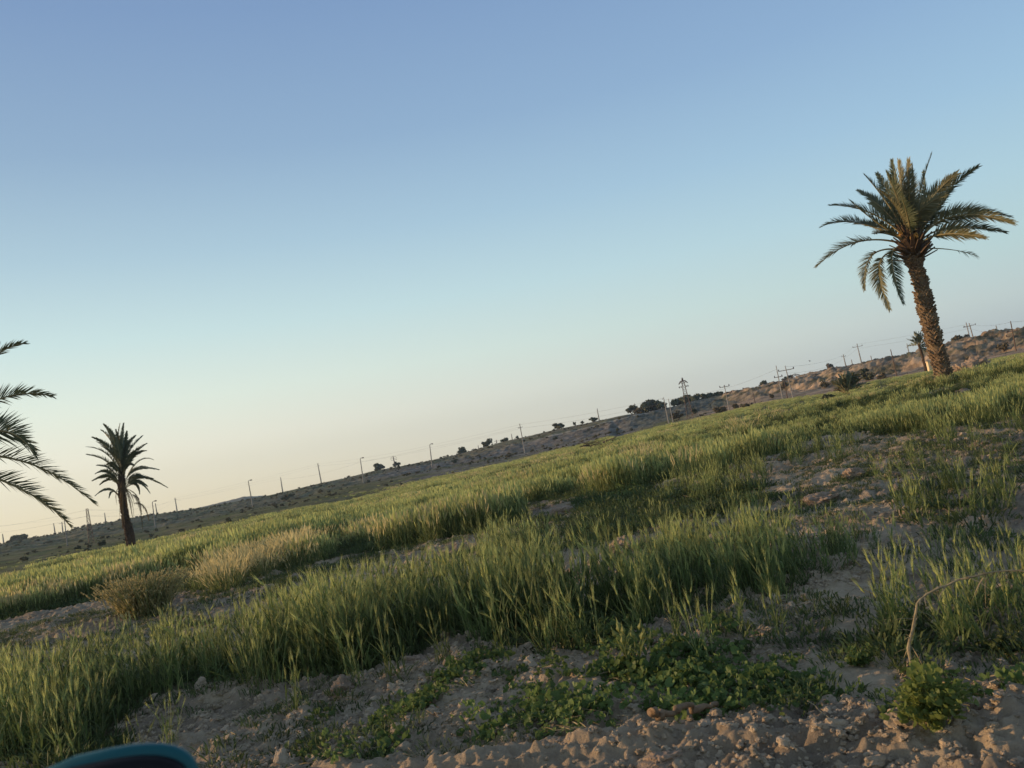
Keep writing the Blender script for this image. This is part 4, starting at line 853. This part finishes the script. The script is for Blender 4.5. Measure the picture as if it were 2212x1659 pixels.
# dead branches in the field
b = hit(ZD(1290, 985)); root = empty('dead_branches', b, 'heap of bare dead branches lying in the green field', 'branch heap')
q = lambda x, y, d=0: palm3(ZD(x, y), b, d); k = k_at(b)
for pts_, r_, mt in [(([1200, 985], [1300, 950], [1400, 880], [1530, 830], [1650, 755]), 1.1, 'wood'), (([1210, 960], [1290, 960], [1390, 900], [1415, 825]), .7, 'wood'), (([1230, 930], [1330, 930], [1470, 880], [1570, 815]), .8, 'wood'),
                     (([1050, 955], [1130, 930], [1260, 930]), .8, 'deadwood'), (([1060, 880], [1130, 910], [1230, 940]), .5, 'deadwood'), (([1150, 905], [1260, 900], [1400, 850]), .5, 'deadwood'), (([1200, 890], [1290, 870], [1340, 860]), .4, 'deadwood'),
                     (([1280, 970], [1360, 930], [1480, 900]), .9, 'deadwood'), (([1390, 900], [1440, 850], [1470, 830]), .4, 'wood'), (([1100, 940], [1200, 945], [1300, 960]), .9, 'deadwood')]:
    mb = MB(); n = len(pts_); mb.tube([q(*p, rnd(-.3, .3)) for p in pts_], np.linspace(r_*k*.75, r_*k*.25, n), 7)
    for j in range(5):
        i0 = random.randrange(n-1); a = q(*pts_[i0]); mb.tube([a, a+np.array([rnd(-.6, 1.)*k*8, rnd(-.5, .5), rnd(-.1, .5)*k*8]), a+np.array([rnd(-.6, 1.4)*k*12, rnd(-.5, .5), rnd(0, .6)*k*10])], [r_*k*.25, r_*k*.18, r_*k*.05], 5)
    mb.build('branch', MAT[mt], root, b)
# log and twigs by the bank
def stick(name, pxs, rpx, label, mat, lift=.0, cat='stick'):
    b = hit(pxs[0]); pts = []
    for p in pxs: c = hit(p); pts.append(c+[0, 0, rpx*k_at(c)*.6+lift])
    mb = MB(); P_ = np.array(pts); t = np.linspace(0, 1, 24); tt = np.linspace(0, 1, len(P_)); Q = np.stack([np.interp(t, tt, P_[:, i]) for i in range(3)], -1)
    Q += np.stack([fbm(t*9, t*0+3, 1, 3, 5), fbm(t*9, t*0+8, 1, 3, 6), fbm(t*9, t*0, 1, 3, 7)], -1)*.012*rpx
    mb.tube(Q, [rpx*k_at(b)*(.85+.25*math.sin(i*1.1)+.1*rnd(-1, 1))*(1-.35*i/23) for i in range(24)], 10)
    o = mb.build(name, MAT[mat], None, b, smooth=True); tag(o, label, cat); return o
stick('log', [VW(1412, 1588), VW(1440, 1575), VW(1490, 1572), VW(1560, 1545)], 5.0, 'weathered fallen log lying on the bank at bottom right of centre', 'wood', .085, 'log')
stick('twig', [VW(1950, 1330), VW(1890, 1290), VW(1800, 1250)], .8, 'thin dry twig on the sandy patch left of the arching stem', 'dry', .02)
stick('twig', [VW(1695, 1480), VW(1800, 1560)], .6, 'thin dry twig lying across the pale sand', 'dry', .01)
stick('twig', [VW(850, 1640), VW(905, 1600)], .6, 'short dry twig near the bottom between mallow patches', 'dry', .02)
# ------------------------------------------------------------------ foreground plants
def tri(v): return np.array(v, float)
def leafy(name, px, hpx, wpx, n, label, cat, mat, lsz, group=None, droop=.5, org=None):
    """branching weed: stems with round toothed leaves"""
    b = hit(px) if org is None else org; k = k_at(b); h, w_ = hpx*k, wpx*k*.5
    root = empty(name, b, label, cat, group); ms = MB(); ml = MB()
    for i in range(n):
        a = rnd(0, 6.28); rr = random.random()**.6; e = b+np.array([math.cos(a)*w_*rr, math.sin(a)*w_*rr*.8, h*rnd(.35, 1)*(1-.45*rr)])
        m_ = b+(e-b)*.5+[0, 0, h*.12]; ms.tube([b+np.array([rnd(-.03, .03), rnd(-.03, .03), -.02]), m_, e], [.005, .004, .002], 4)
        for j in range(9):
            t = rnd(.25, 1.05); c = b+(m_-b)*t*2 if t < .5 else m_+(e-m_)*(t*2-1)
            round_leaf(ml, c+np.array([rnd(-1, 1), rnd(-1, 1), rnd(-.4, .6)])*lsz*1.2, lsz*rnd(.5, 1.25))
    ms.build('stem', MAT['stalk'], root, b); ml.build('foliage', MAT[mat], root, b); return root
def round_leaf(mb, c, s):
    n = np.array([rnd(-1, 1), rnd(-1, 1), rnd(.1, 1.2)]); n /= np.linalg.norm(n); a = np.cross(n, uv(rnd(0, 6.28))); a /= np.linalg.norm(a); b_ = np.cross(n, a)
    v = [c-n*s*.18]; k = 9
    for i in range(k):
        th = .35+i*(2*math.pi-.7)/(k-1); r = s*(.5+(.06 if i % 2 else -.02)); v.append(c+(a*math.cos(th)+b_*math.sin(th))*r+n*s*rnd(-.05, .14))
    mb.add(v, [(0, i, i+1) for i in range(1, k)])
mallow_c = proto_collection('mallow_bits', [])
for i in range(6):
    mb = MB()
    for j in range(26):
        a = rnd(0, 6.28); r = .16*math.sqrt(random.random()); round_leaf(mb, np.array([r*math.cos(a), r*math.sin(a), rnd(.01, .10)*(1.2-r*4)]), rnd(.028, .062))
    o = bpy.data.objects.new('m%d' % i, mb.mesh('mallow', MAT['mallow'])); mallow_c.objects.link(o)
weed_c = proto_collection('weed_bits', [])
for i in range(6):
    mb = MB()
    for j in range(60):
        a = rnd(0, 6.28); r = .17*math.sqrt(random.random()); p = np.array([r*math.cos(a), r*math.sin(a), 0]); d = uv(a)*rnd(0, .8)+np.array([rnd(-.3, .3), rnd(-.3, .3), 1])
        mb.blade(p, d, uv(rnd(0, 6.28)), rnd(.05, .17), rnd(.007, .014), .5, 2, (.6, 1, 0))
    o = bpy.data.objects.new('w%d' % i, mb.mesh('weed', MAT['darkweed'])); weed_c.objects.link(o)
def region_pts(poly, dens, seed, soft=.12):
    xs = [p[0] for p in poly]; ys = [p[1] for p in poly]; A = (max(xs)-min(xs)+.4)*(max(ys)-min(ys)+.4); n = int(A*dens); g = np.random.default_rng(seed)
    x = g.uniform(min(xs)-.2, max(xs)+.2, n); y = g.uniform(min(ys)-.2, max(ys)+.2, n)
    m = inpoly(x+soft*fbm(x, y, 3, 3, seed)*2, y+soft*fbm(x, y, 3, 3, seed+9)*2, poly); return x[m], y[m]
MP = [(P((1040, 1600), (1030, 1560), (1120, 1500), (1200, 1470), (1330, 1440), (1420, 1450), (1500, 1430), (1580, 1480), (1560, 1540), (1500, 1560), (1400, 1575), (1330, 1600), (1200, 1590), (1100, 1625)), 48),
      (P((1400, 1570), (1500, 1520), (1620, 1500), (1740, 1470), (1830, 1500), (1880, 1540), (1860, 1570), (1740, 1580), (1650, 1570), (1560, 1555)), 55),
      (P((1480, 1400), (1600, 1360), (1720, 1400), (1760, 1450), (1740, 1500), (1620, 1500), (1500, 1480), (1420, 1440)), 34),
      (P((1290, 1440), (1340, 1400), (1420, 1420), (1560, 1440), (1560, 1500), (1420, 1490), (1320, 1480)), 50),
      (P((800, 1560), (860, 1520), (950, 1500), (1010, 1450), (1060, 1440), (1000, 1500), (920, 1560), (840, 1590)), 34), (P((820, 1620), (900, 1590), (900, 1640), (830, 1670)), 38),
      (P((720, 1700), (740, 1640), (820, 1600), (850, 1560), (880, 1560), (850, 1620), (790, 1690)), 30),
      (P((930, 1480), (980, 1440), (1080, 1410), (1060, 1450), (990, 1490)), 26), (P((1100, 1480), (1150, 1450), (1230, 1440), (1200, 1480), (1120, 1510)), 26),
      (P((1930, 1570), (1950, 1500), (2050, 1450), (2150, 1520), (2300, 1520), (2400, 1580), (2212, 1575), (2050, 1590)), 50),
      (P((620, 1660), (640, 1580), (720, 1540), (800, 1510), (760, 1560), (700, 1640)), 14), (P((1240, 1380), (1300, 1350), (1400, 1370), (1400, 1410), (1290, 1420)), 22), (P((960, 1620), (1000, 1560), (1060, 1540), (1040, 1600)), 10)]
X = []; Y = []; S = []
for i, (pl, dn) in enumerate(MP):
    x, y = region_pts(pl, dn*1.15, 200+i); kp = RG.random(len(x)) < np.clip(.85+2.2*fbm(x, y, 2.2, 3, 161), .05, 1); X.append(x[kp]); Y.append(y[kp])
x = np.concatenate(X); y = np.concatenate(Y); m = len(x)
scatter('mallow', np.stack([x, y, H(x, y)], -1), np.stack([RG.normal(0, .25, m), RG.normal(0, .25, m), RG.random(m)*6.28], -1), .55+.75*RG.random(m), RG.integers(0, 6, m), mallow_c, 'round-leaved green mallow spreading over the bare soil near the road', 'ground cover')
# low dark weeds: thin everywhere on the bare soil, thick in some spots
DW = [(P((1250, 1160), (1260, 1090), (1360, 1060), (1500, 1060), (1640, 1050), (1660, 1090), (1560, 1120), (1440, 1140), (1330, 1170)), 20, 1.9), (P((1100, 1170), (1150, 1130), (1300, 1120), (1330, 1160), (1230, 1210), (1120, 1215)), 16, 1.5),
      (P((20, 1640), (-20, 1560), (120, 1470), (300, 1440), (380, 1450), (300, 1540), (230, 1620), (120, 1660)), 22, 1.4), (P((1900, 1080), (2000, 1040), (2150, 1060), (2260, 1120), (2100, 1140), (1980, 1130)), 9, 1.6),
      (P((560, 1300), (760, 1200), (1000, 1130), (1020, 1170), (860, 1210), (700, 1260), (600, 1320)), 9, 1.3), (P((380, 1310), (430, 1280), (590, 1250), (700, 1200), (720, 1230), (600, 1280), (480, 1310)), 12, 1.2),
      (P((1900, 1420), (1960, 1300), (2150, 1280), (2350, 1330), (2350, 1450), (2150, 1430), (2000, 1440)), 13, 1.5), (P((1900, 1200), (2000, 1150), (2250, 1150), (2350, 1240), (2100, 1260)), 9, 1.5),
      (P((1560, 1330), (1700, 1300), (1900, 1340), (1900, 1400), (1700, 1420), (1560, 1400)), 9, 1.2), (P((450, 1600), (600, 1520), (900, 1480), (1000, 1460), (900, 1540), (640, 1600)), 5, .9)]
X = []; Y = []; S = []
for i, (pl, dn, s_) in enumerate(DW):
    x, y = region_pts(pl, dn, 300+i); X.append(x); Y.append(y); S.append(s_*(.6+.7*RG.random(len(x))))
x, y, r, a = wedge(26000, 4.6, 38); bb = bare(x, y); kp = (RG.random(len(x)) < np.clip(.30+1.6*fbm(x, y, .55, 3, 131)+.3*sstep(2, 5, x), 0, .9)) & (bb > .5) & (r > 5.3)
X.append(x[kp]); Y.append(y[kp]); S.append(.45+.75*RG.random(kp.sum()))
x, y, r, a = wedge(24000, 7, 42); kp = (bare(x, y) < .5); X.append(x[kp]); Y.append(y[kp]); S.append(.8+1.1*RG.random(kp.sum()))
x = np.concatenate(X); y = np.concatenate(Y); s = np.concatenate(S); m = len(x)
scatter('weeds', np.stack([x, y, H(x, y)], -1), np.stack([RG.normal(0, .2, m), RG.normal(0, .2, m), RG.random(m)*6.28], -1), s, RG.integers(0, 6, m), weed_c, 'low dark green weeds in the bare soil between the barley strips', 'ground cover')
# soil clods
clod_c = proto_collection('clod_bits', [])
import bmesh
for i in range(6):
    bm = bmesh.new(); bmesh.ops.create_icosphere(bm, subdivisions=3, radius=1); v = np.array([q.co[:] for q in bm.verts])
    d = 1+.7*fbm(v[:, 0]*1.6+i*5, v[:, 1]*1.6+v[:, 2]*2+i, 1, 3, i); v = v*d[:, None]*np.array([1, rnd(.6, 1), rnd(.45, .8)])*.5
    for q, p in zip(bm.verts, v): q.co = p
    me = bpy.data.meshes.new('clod'); bm.to_mesh(me); bm.free(); me.materials.append(MAT['clod']); o = bpy.data.objects.new('c%d' % i, me); clod_c.objects.link(o)
x, y, r, a = wedge(90000, 4.2, 34); x2, y2, r2, a2 = wedge(45000, 4.2, 11); x = np.concatenate([x, x2]); y = np.concatenate([y, y2]); r = np.concatenate([r, r2]); kp = (bare(x, y) > .5) & ~inpoly(x, y, SAND) & (RG.random(len(x)) < np.clip(.42+1.7*fbm(x, y, .8, 4, 141), 0.03, 1)*np.clip(9/r+.35, 0, 1)); x, y, r = x[kp], y[kp], r[kp]; m = len(x)
s = np.clip(RG.lognormal(-3.95, .62, m), .008, .12)*(1+r*.02)
scatter('soil_clods', np.stack([x, y, H(x, y)+s*.1], -1), RG.random((m, 3))*6.28*np.array([.1, .1, 1]), s, RG.integers(0, 6, m), clod_c, 'crumbs and clods of dry brown soil lying on the bare strips', 'soil')
straw_c = proto_collection('straw_bits', [])
for i in range(4):
    mb = MB()
    for j in range(7):
        p = np.array([rnd(-.15, .15), rnd(-.15, .15), rnd(.0, .02)]); mb.blade(p, np.array([rnd(-1, 1), rnd(-1, 1), rnd(-.05, .3)]), np.array([rnd(-1, 1), rnd(-1, 1), .6]), rnd(.04, .2), rnd(.003, .007), .1, 2, (1, 1, .5))
    o = bpy.data.objects.new('t%d' % i, mb.mesh('straw', MAT['dry'])); straw_c.objects.link(o)
x, y, r, a = wedge(9000, 4.2, 22); kp = (bare(x, y) > .5) & (RG.random(len(x)) < np.clip(.4+1.6*fbm(x, y, .9, 3, 181), 0, 1)); x, y = x[kp], y[kp]; m = len(x)
scatter('straw', np.stack([x, y, H(x, y)+.01], -1), np.stack([x*0, x*0, RG.random(m)*6.28], -1), .5+.8*RG.random(m), RG.integers(0, 4, m), straw_c, 'dry straw bits and rootlets strewn over the soil', 'straw')
# slope scrub
scrub_c = proto_collection('scrub_bits', [])
for i in range(4):
    mb = MB(); leafcloud(mb, np.array([0, 0, .3]), .6, .6, .38, 150, .09); o = bpy.data.objects.new('s%d' % i, mb.mesh('scrub', MAT['scrub'])); scrub_c.objects.link(o)
x, y, r, a = wedge(26000, 80, 460); rf, rb, rs, *_ = tables(a); kp = (r > rf*1.02) & (r < rs*1.01) & (RG.random(len(x)) < np.clip(.12+1.3*fbm(x, y, .05, 4, 151), .02, 1)); x, y, r = x[kp], y[kp], r[kp]; m = len(x)
scatter('scrub', np.stack([x, y, H(x, y)], -1), np.stack([r*0, r*0, RG.random(m)*6.28], -1), (.25+1.0*RG.random(m)**4*1.2)*(r/260)**.5, RG.integers(0, 4, m), scrub_c, 'low grey green desert scrub dotted over the banks and hillside', 'scrub')
# crop
HOLES += [(BIG[0], BIG[1], .6), (LP[0], LP[1], .5)]
hm = hit(VW(2095, 805)); HOLES.append((hm[0], hm[1], 2.2)); hm = hit(VW(2060, 840)); HOLES.append((hm[0], hm[1], 1.2)); hb = hit(ZD(1290, 985)); HOLES.append((hb[0], hb[1], 1.6))
TU = hit(VW(320, 1325)); HOLES.append((TU[0], TU[1], .6))
n1 = place_crop('barley', 4100, 5.5, 15.5, near_c, 7, .72, 1.14, 'green barley with feathery ears standing in the near strip')
n2 = place_crop('barley', 17000, 15.5, 40, mid_c, 6, .85, 1.2, 'green barley covering the middle of the field behind the bare track')
n3 = place_crop('barley', 23000, 40, 175, far_c, 5, .55, .9, 'far green barley reaching to the foot of the slopes')
x, y = region_pts(P((1390, 1290), (1410, 1240), (1500, 1215), (1620, 1210), (1725, 1240), (1720, 1290), (1600, 1315), (1450, 1320)), 26, 400, .08); m = len(x)
scatter('barley', np.stack([x, y, H(x, y)], -1), np.stack([RG.normal(0, .06, m), RG.normal(-.02, .06, m), RG.random(m)*6.28], -1), (.85+.3*RG.random(m)), RG.integers(0, 7, m), near_c, 'tall thick barley clump right of centre in front of the bare path', 'crop')
x, y = region_pts(P((1720, 1230), (1740, 1190), (1820, 1170), (1880, 1190), (1860, 1230), (1780, 1245)), 16, 401, .08); m = len(x)
scatter('barley', np.stack([x, y, H(x, y)], -1), np.stack([RG.normal(0, .06, m), RG.normal(0, .06, m), RG.random(m)*6.28], -1), .6+.3*RG.random(m), RG.integers(0, 7, m), near_c, 'thin shorter barley just right of the tall thick clump', 'crop')
x, y = region_pts(P((1120, 1400), (1150, 1330), (1300, 1290), (1440, 1300), (1420, 1390), (1320, 1420), (1200, 1420)), 8, 402, .1); m = len(x)
scatter('barley', np.stack([x, y, H(x, y)], -1), np.stack([RG.normal(0, .12, m), RG.normal(-.1, .12, m), RG.random(m)*6.28], -1), .85+.35*RG.random(m), RG.integers(0, 7, m), near_c, 'sparse leaning barley in the middle of the foreground', 'crop')
# patchy green growth on the rubbly strip at the right
X = []; Y = []
for i, (pl, dn) in enumerate([(P((1880, 1110), (1920, 1060), (2060, 1040), (2212, 1050), (2400, 1060), (2400, 1110), (2100, 1120)), 2.6), (P((1900, 1040), (1960, 990), (2300, 990), (2300, 1030), (2050, 1040)), 1.6), (P((1660, 1010), (1700, 960), (1850, 950), (1820, 1010)), 2.0),
                              (P((1440, 1080), (1500, 1030), (1640, 1010), (1660, 1060), (1560, 1090)), 5), (P((1960, 940), (2212, 915), (2350, 900), (2350, 960), (2000, 975)), 2.0), (P((1850, 1330), (1950, 1290), (2100, 1300), (2250, 1330), (2250, 1400), (2000, 1400)), 3.2), (P((1020, 1210), (1060, 1160), (1160, 1150), (1180, 1220), (1080, 1250)), 4)]):
    x, y = region_pts(pl, dn*2.6, 600+i, .3); kp = RG.random(len(x)) < np.clip(.75+2*fbm(x, y, .8, 3, 171), 0, 1); X.append(x[kp]); Y.append(y[kp])
x = np.concatenate(X); y = np.concatenate(Y); m = len(x)
scatter('barley', np.stack([x, y, H(x, y)], -1), np.stack([RG.normal(0, .1, m), RG.normal(0, .1, m), RG.random(m)*6.28], -1), .55+.45*RG.random(m), RG.integers(0, 7, m), near_c, 'scattered self-sown barley in patches on the rubbly strip at right', 'crop')
# bleached grass strips
dry_c = proto_collection('dry_grass', [barley_clump(34, .2, .28, .46, 0, 1, fat=1.1, dry=True, wide=.5) for i in range(4)])
X = []; Y = []
for i, (pl, dn) in enumerate([(P((560, 1220), (600, 1190), (690, 1170), (700, 1200), (620, 1240)), 5), (P((420, 1285), (440, 1250), (560, 1215), (640, 1200), (600, 1240), (480, 1285)), 5), (P((1290, 1010), (1330, 990), (1420, 985), (1400, 1010)), 2.2), (P((1500, 950), (1700, 905), (1740, 920), (1600, 950)), .25)]):
    x, y = region_pts(pl, dn, 500+i); X.append(x); Y.append(y)
x = np.concatenate(X); y = np.concatenate(Y); m = len(x)
scatter('dry_grass', np.stack([x, y, H(x, y)], -1), np.stack([RG.normal(0, .1, m), RG.normal(.15, .1, m), RG.random(m)*6.28], -1), .9+.5*RG.random(m), RG.integers(0, 4, m), dry_c, 'bleached straw coloured wild grass at the edge of the barley strips', 'grass')
def tuft(name, px, hpx, n, spread, label, cat, dry=False, earlen=.06, awn=.07, leaves=3, fat=1.2, rad=.05, leanx=0):
    b = hit(px); k = k_at(b); h = hpx*k; root = empty(name, b, label, cat)
    M_ = Multi([MAT['stalk'], MAT['dryear' if dry else 'leaf'], MAT['dryear' if dry else 'ear']]); ears = []
    for i in range(n):
        if n <= 12: M_.p[2] = (M_.p[2][0], MB()); ears.append(M_.p[2])
        a = rnd(0, 6.28); barley_stalk(M_, np.array([math.cos(a), math.sin(a), -.3])*rad*random.random(), h*rnd(.7, 1.05)/(1+.0), rnd(.2, 1)*spread, a, 1, leaves, earlen, awn, fat)
    prt = [('stalks', M_.p[0]), ('leaves', M_.p[1])]+([('ear', e) for e in ears] if ears else [('ears', M_.p[2])])
    for nm, (mt, mb) in prt:
        o = mb.build(nm, mt, None, (0, 0, 0)); o.parent = root; o.location = (0, 0, 0)
    return root
tuft('grass_tussock', VW(318, 1328), 34, 520, 1.0, 'rounded yellowish grass tussock beside the bare track at left', 'grass tussock', True, .05, .06, 3, 2.6, .38)
tuft('foxtail_grass', VW(1365, 1450), 38, 16, .55, 'tuft of foxtail grass with plump golden heads above the mallow', 'grass tuft', False, .075, .04, 3, 2.6, .12)
for i, (px, h, n, lab) in enumerate([
    (VW(2030, 1215), 52, 4, 'three tall barley ears standing alone above the arching stem'), (VW(1960, 1240), 48, 3, 'pair of thin barley ears left of the lone tall ears'), (VW(1925, 1215), 44, 2, 'single pale leaning barley ear at the edge of the sandy patch'),
    (VW(345, 1500), 42, 4, 'isolated barley stalks leaning left on the bare soil at lower left'), (VW(400, 1490), 38, 2, 'single barley stalk with a golden ear at lower left'), (VW(555, 1500), 50, 4, 'few barley stalks standing free in front of the left strip'),
    (VW(175, 1600), 40, 6, 'small barley tuft with a bent pale leaf above the teal mirror'), (VW(2100, 1380), 44, 9, 'green barley tuft behind the leafy weed at right'), (VW(2190, 1340), 40, 7, 'green barley tuft at the right picture edge'), (VW(1690, 1400), 46, 5, 'leaning barley stalks right of the foxtail grass'),
    (VW(1530, 1430), 54, 7, 'tall leaning barley stalks behind the mallow patch'), (VW(1610, 1380), 50, 5, 'barley stalks crossing at the foot of the thick clump'), (VW(1180, 1420), 34, 6, 'short barley tuft on the pale soil in the centre'), (VW(1290, 1400), 50, 8, 'barley tuft left of the foxtail grass'),
    (VW(1960, 1120), 30, 12, 'green grass tuft on the rubbly strip at right'), (VW(2080, 1060), 24, 12, 'green grass tuft in the rubbly strip near the right edge'), (VW(1800, 1000), 20, 12, 'green grass tuft in the rubbly strip behind the clod heap')]):
    tuft('barley_tuft', px, h, n, .28, lab, 'barley', False, .07, .11, 4, 1.3, .04+.01*n)
leafy('leafy_weed', VW(2020, 1575), 66, 78, 60, 'bright green bushy leafy weed at the bottom right', 'weed', 'weed', .045)
leafy('leafy_weed', VW(1345, 1075), 16, 42, 26, 'round yellow-green weed among dark weeds above the bare path', 'weed', 'weed', .05)
leafy('leafy_weed', VW(1860, 1440), 20, 40, 18, 'sprawling weed on the sand left of the arching stem', 'weed', 'mallow', .035)
leafy('leafy_weed', VW(2170, 1420), 22, 60, 20, 'dark weed clump at the right edge above the pale sand', 'weed', 'darkweed', .04)
# arching dry stem
b = hit(VW(1965, 1450)); root = empty('arching_stem', b, 'pale dry stem arching to the right over the sand', 'dry stem')
mb = MB(); pp = [VW(1965, 1450), VW(1962, 1400), VW(1966, 1350), VW(1980, 1310), VW(2010, 1275), VW(2060, 1248), VW(2120, 1237), VW(2200, 1230), VW(2300, 1236)]
P_ = np.array([palm3(p, b, i*.05) for i, p in enumerate(pp)]); P_[0] = b-[0, 0, .03]; k = k_at(b); t = np.linspace(0, 1, 30); Q = np.stack([np.interp(t, np.linspace(0, 1, 9), P_[:, i]) for i in range(3)], -1)
for _ in range(3): Q[1:-1] = (Q[:-2]+Q[1:-1]*2+Q[2:])/4
Q += np.stack([fbm(t*8, t*0+13, 1, 2, 5), t*0, fbm(t*8, t*0+2, 1, 2, 7)], -1)*.03; Q += np.stack([fbm(t*14, t*0+3, 1, 3, 5), fbm(t*14, t*0+8, 1, 3, 6), fbm(t*14, t*0, 1, 3, 7)], -1)*.014; mb.tube(Q, [k*(1.6-1.1*i/29)*(1+.35*(i % 4 == 0)) for i in range(30)], 8); mb.build('stem', MAT['dry'], root, b)
mb = MB()
for i in range(70): q_ = Q[2+int(27*random.random()**.8)]; mb.blade(q_, np.array([rnd(-1, 1), rnd(-1, 1), rnd(-.8, .6)]), uv(rnd(0, 6)), rnd(.03, .17), .011, .3, 2, (.8, .6, 0))
mb.build('withered_leaves', MAT['dry'], root, b)
# ------------------------------------------------------------------ car door mirror, close to the lens
mc = np.array([0, 0, EYE])+ray((83, 817))*1.15
root = empty('door_mirror', mc, 'out of focus teal car door mirror housing at the bottom left corner', 'car mirror')
def shell(sx, sy, sz, n=40, p=3.2, cut=-1):
    v = []; U_ = 40; W_ = 24
    for i in range(W_+1):
        ph = -math.pi/2+math.pi*i/W_
        for j in range(U_):
            th = 2*math.pi*j/U_; f = lambda c: math.copysign(abs(c)**(2/p), c)
            v.append((sx*f(math.cos(ph))*f(math.cos(th)), sy*f(math.sin(ph)), sz*f(math.cos(ph))*f(math.sin(th))))
    return np.array(v), [(i*U_+j, i*U_+(j+1) % U_, (i+1)*U_+(j+1) % U_, (i+1)*U_+j) for i in range(W_) for j in range(U_)]
mr = .135
v, f_ = shell(mr, .014, .066); v[:, 2] += v[:, 0]*.05; v[:, 2] -= np.clip(-v[:, 0], 0, 1)*.18
mb = MB(); mb.add(v+mc+np.array([0, .0, 0]), f_); mb.build('housing', MAT['teal'], root, mc, smooth=True)
v, f_ = shell(mr*.965, .02, .061); v[:, 2] += v[:, 0]*.05; v[:, 2] -= np.clip(-v[:, 0], 0, 1)*.18
mb = MB(); mb.add(v+mc+np.array([0, -.013, -.0035]), f_); mb.build('mirror_frame', MAT['black'], root, mc, smooth=True)
mb = MB(); mb.tube([mc+[-.08, .02, -.02], mc+[-.22, .01, -.06], mc+[-.36, .0, -.1]], [.03, .035, .045], 12); mb.build('mirror_arm', MAT['black'], root, mc, smooth=True)
# ------------------------------------------------------------------ haze
def haze():
    mb = MB(); mb.box([0, 150, 24], [1900, 2300, 80]); m = bpy.data.materials.new('haze'); m.use_nodes = True; n = m.node_tree.nodes; l = m.node_tree.links
    for q_ in list(n):
        if q_.type != 'OUTPUT_MATERIAL': n.remove(q_)
    v = n.new('ShaderNodeVolumePrincipled'); v.inputs['Color'].default_value = (.62, .80, 1.0, 1); v.inputs['Density'].default_value = .0002; v.inputs['Anisotropy'].default_value = .3
    l.new(v.outputs[0], n['Material Output'].inputs['Volume']); o = mb.build('haze', m); tag(o, kind='stuff', label='thin pale evening haze over the fields and far slopes', cat='haze')
HAZE = True
if HAZE: haze()
print('counts', n1, n2, n3)
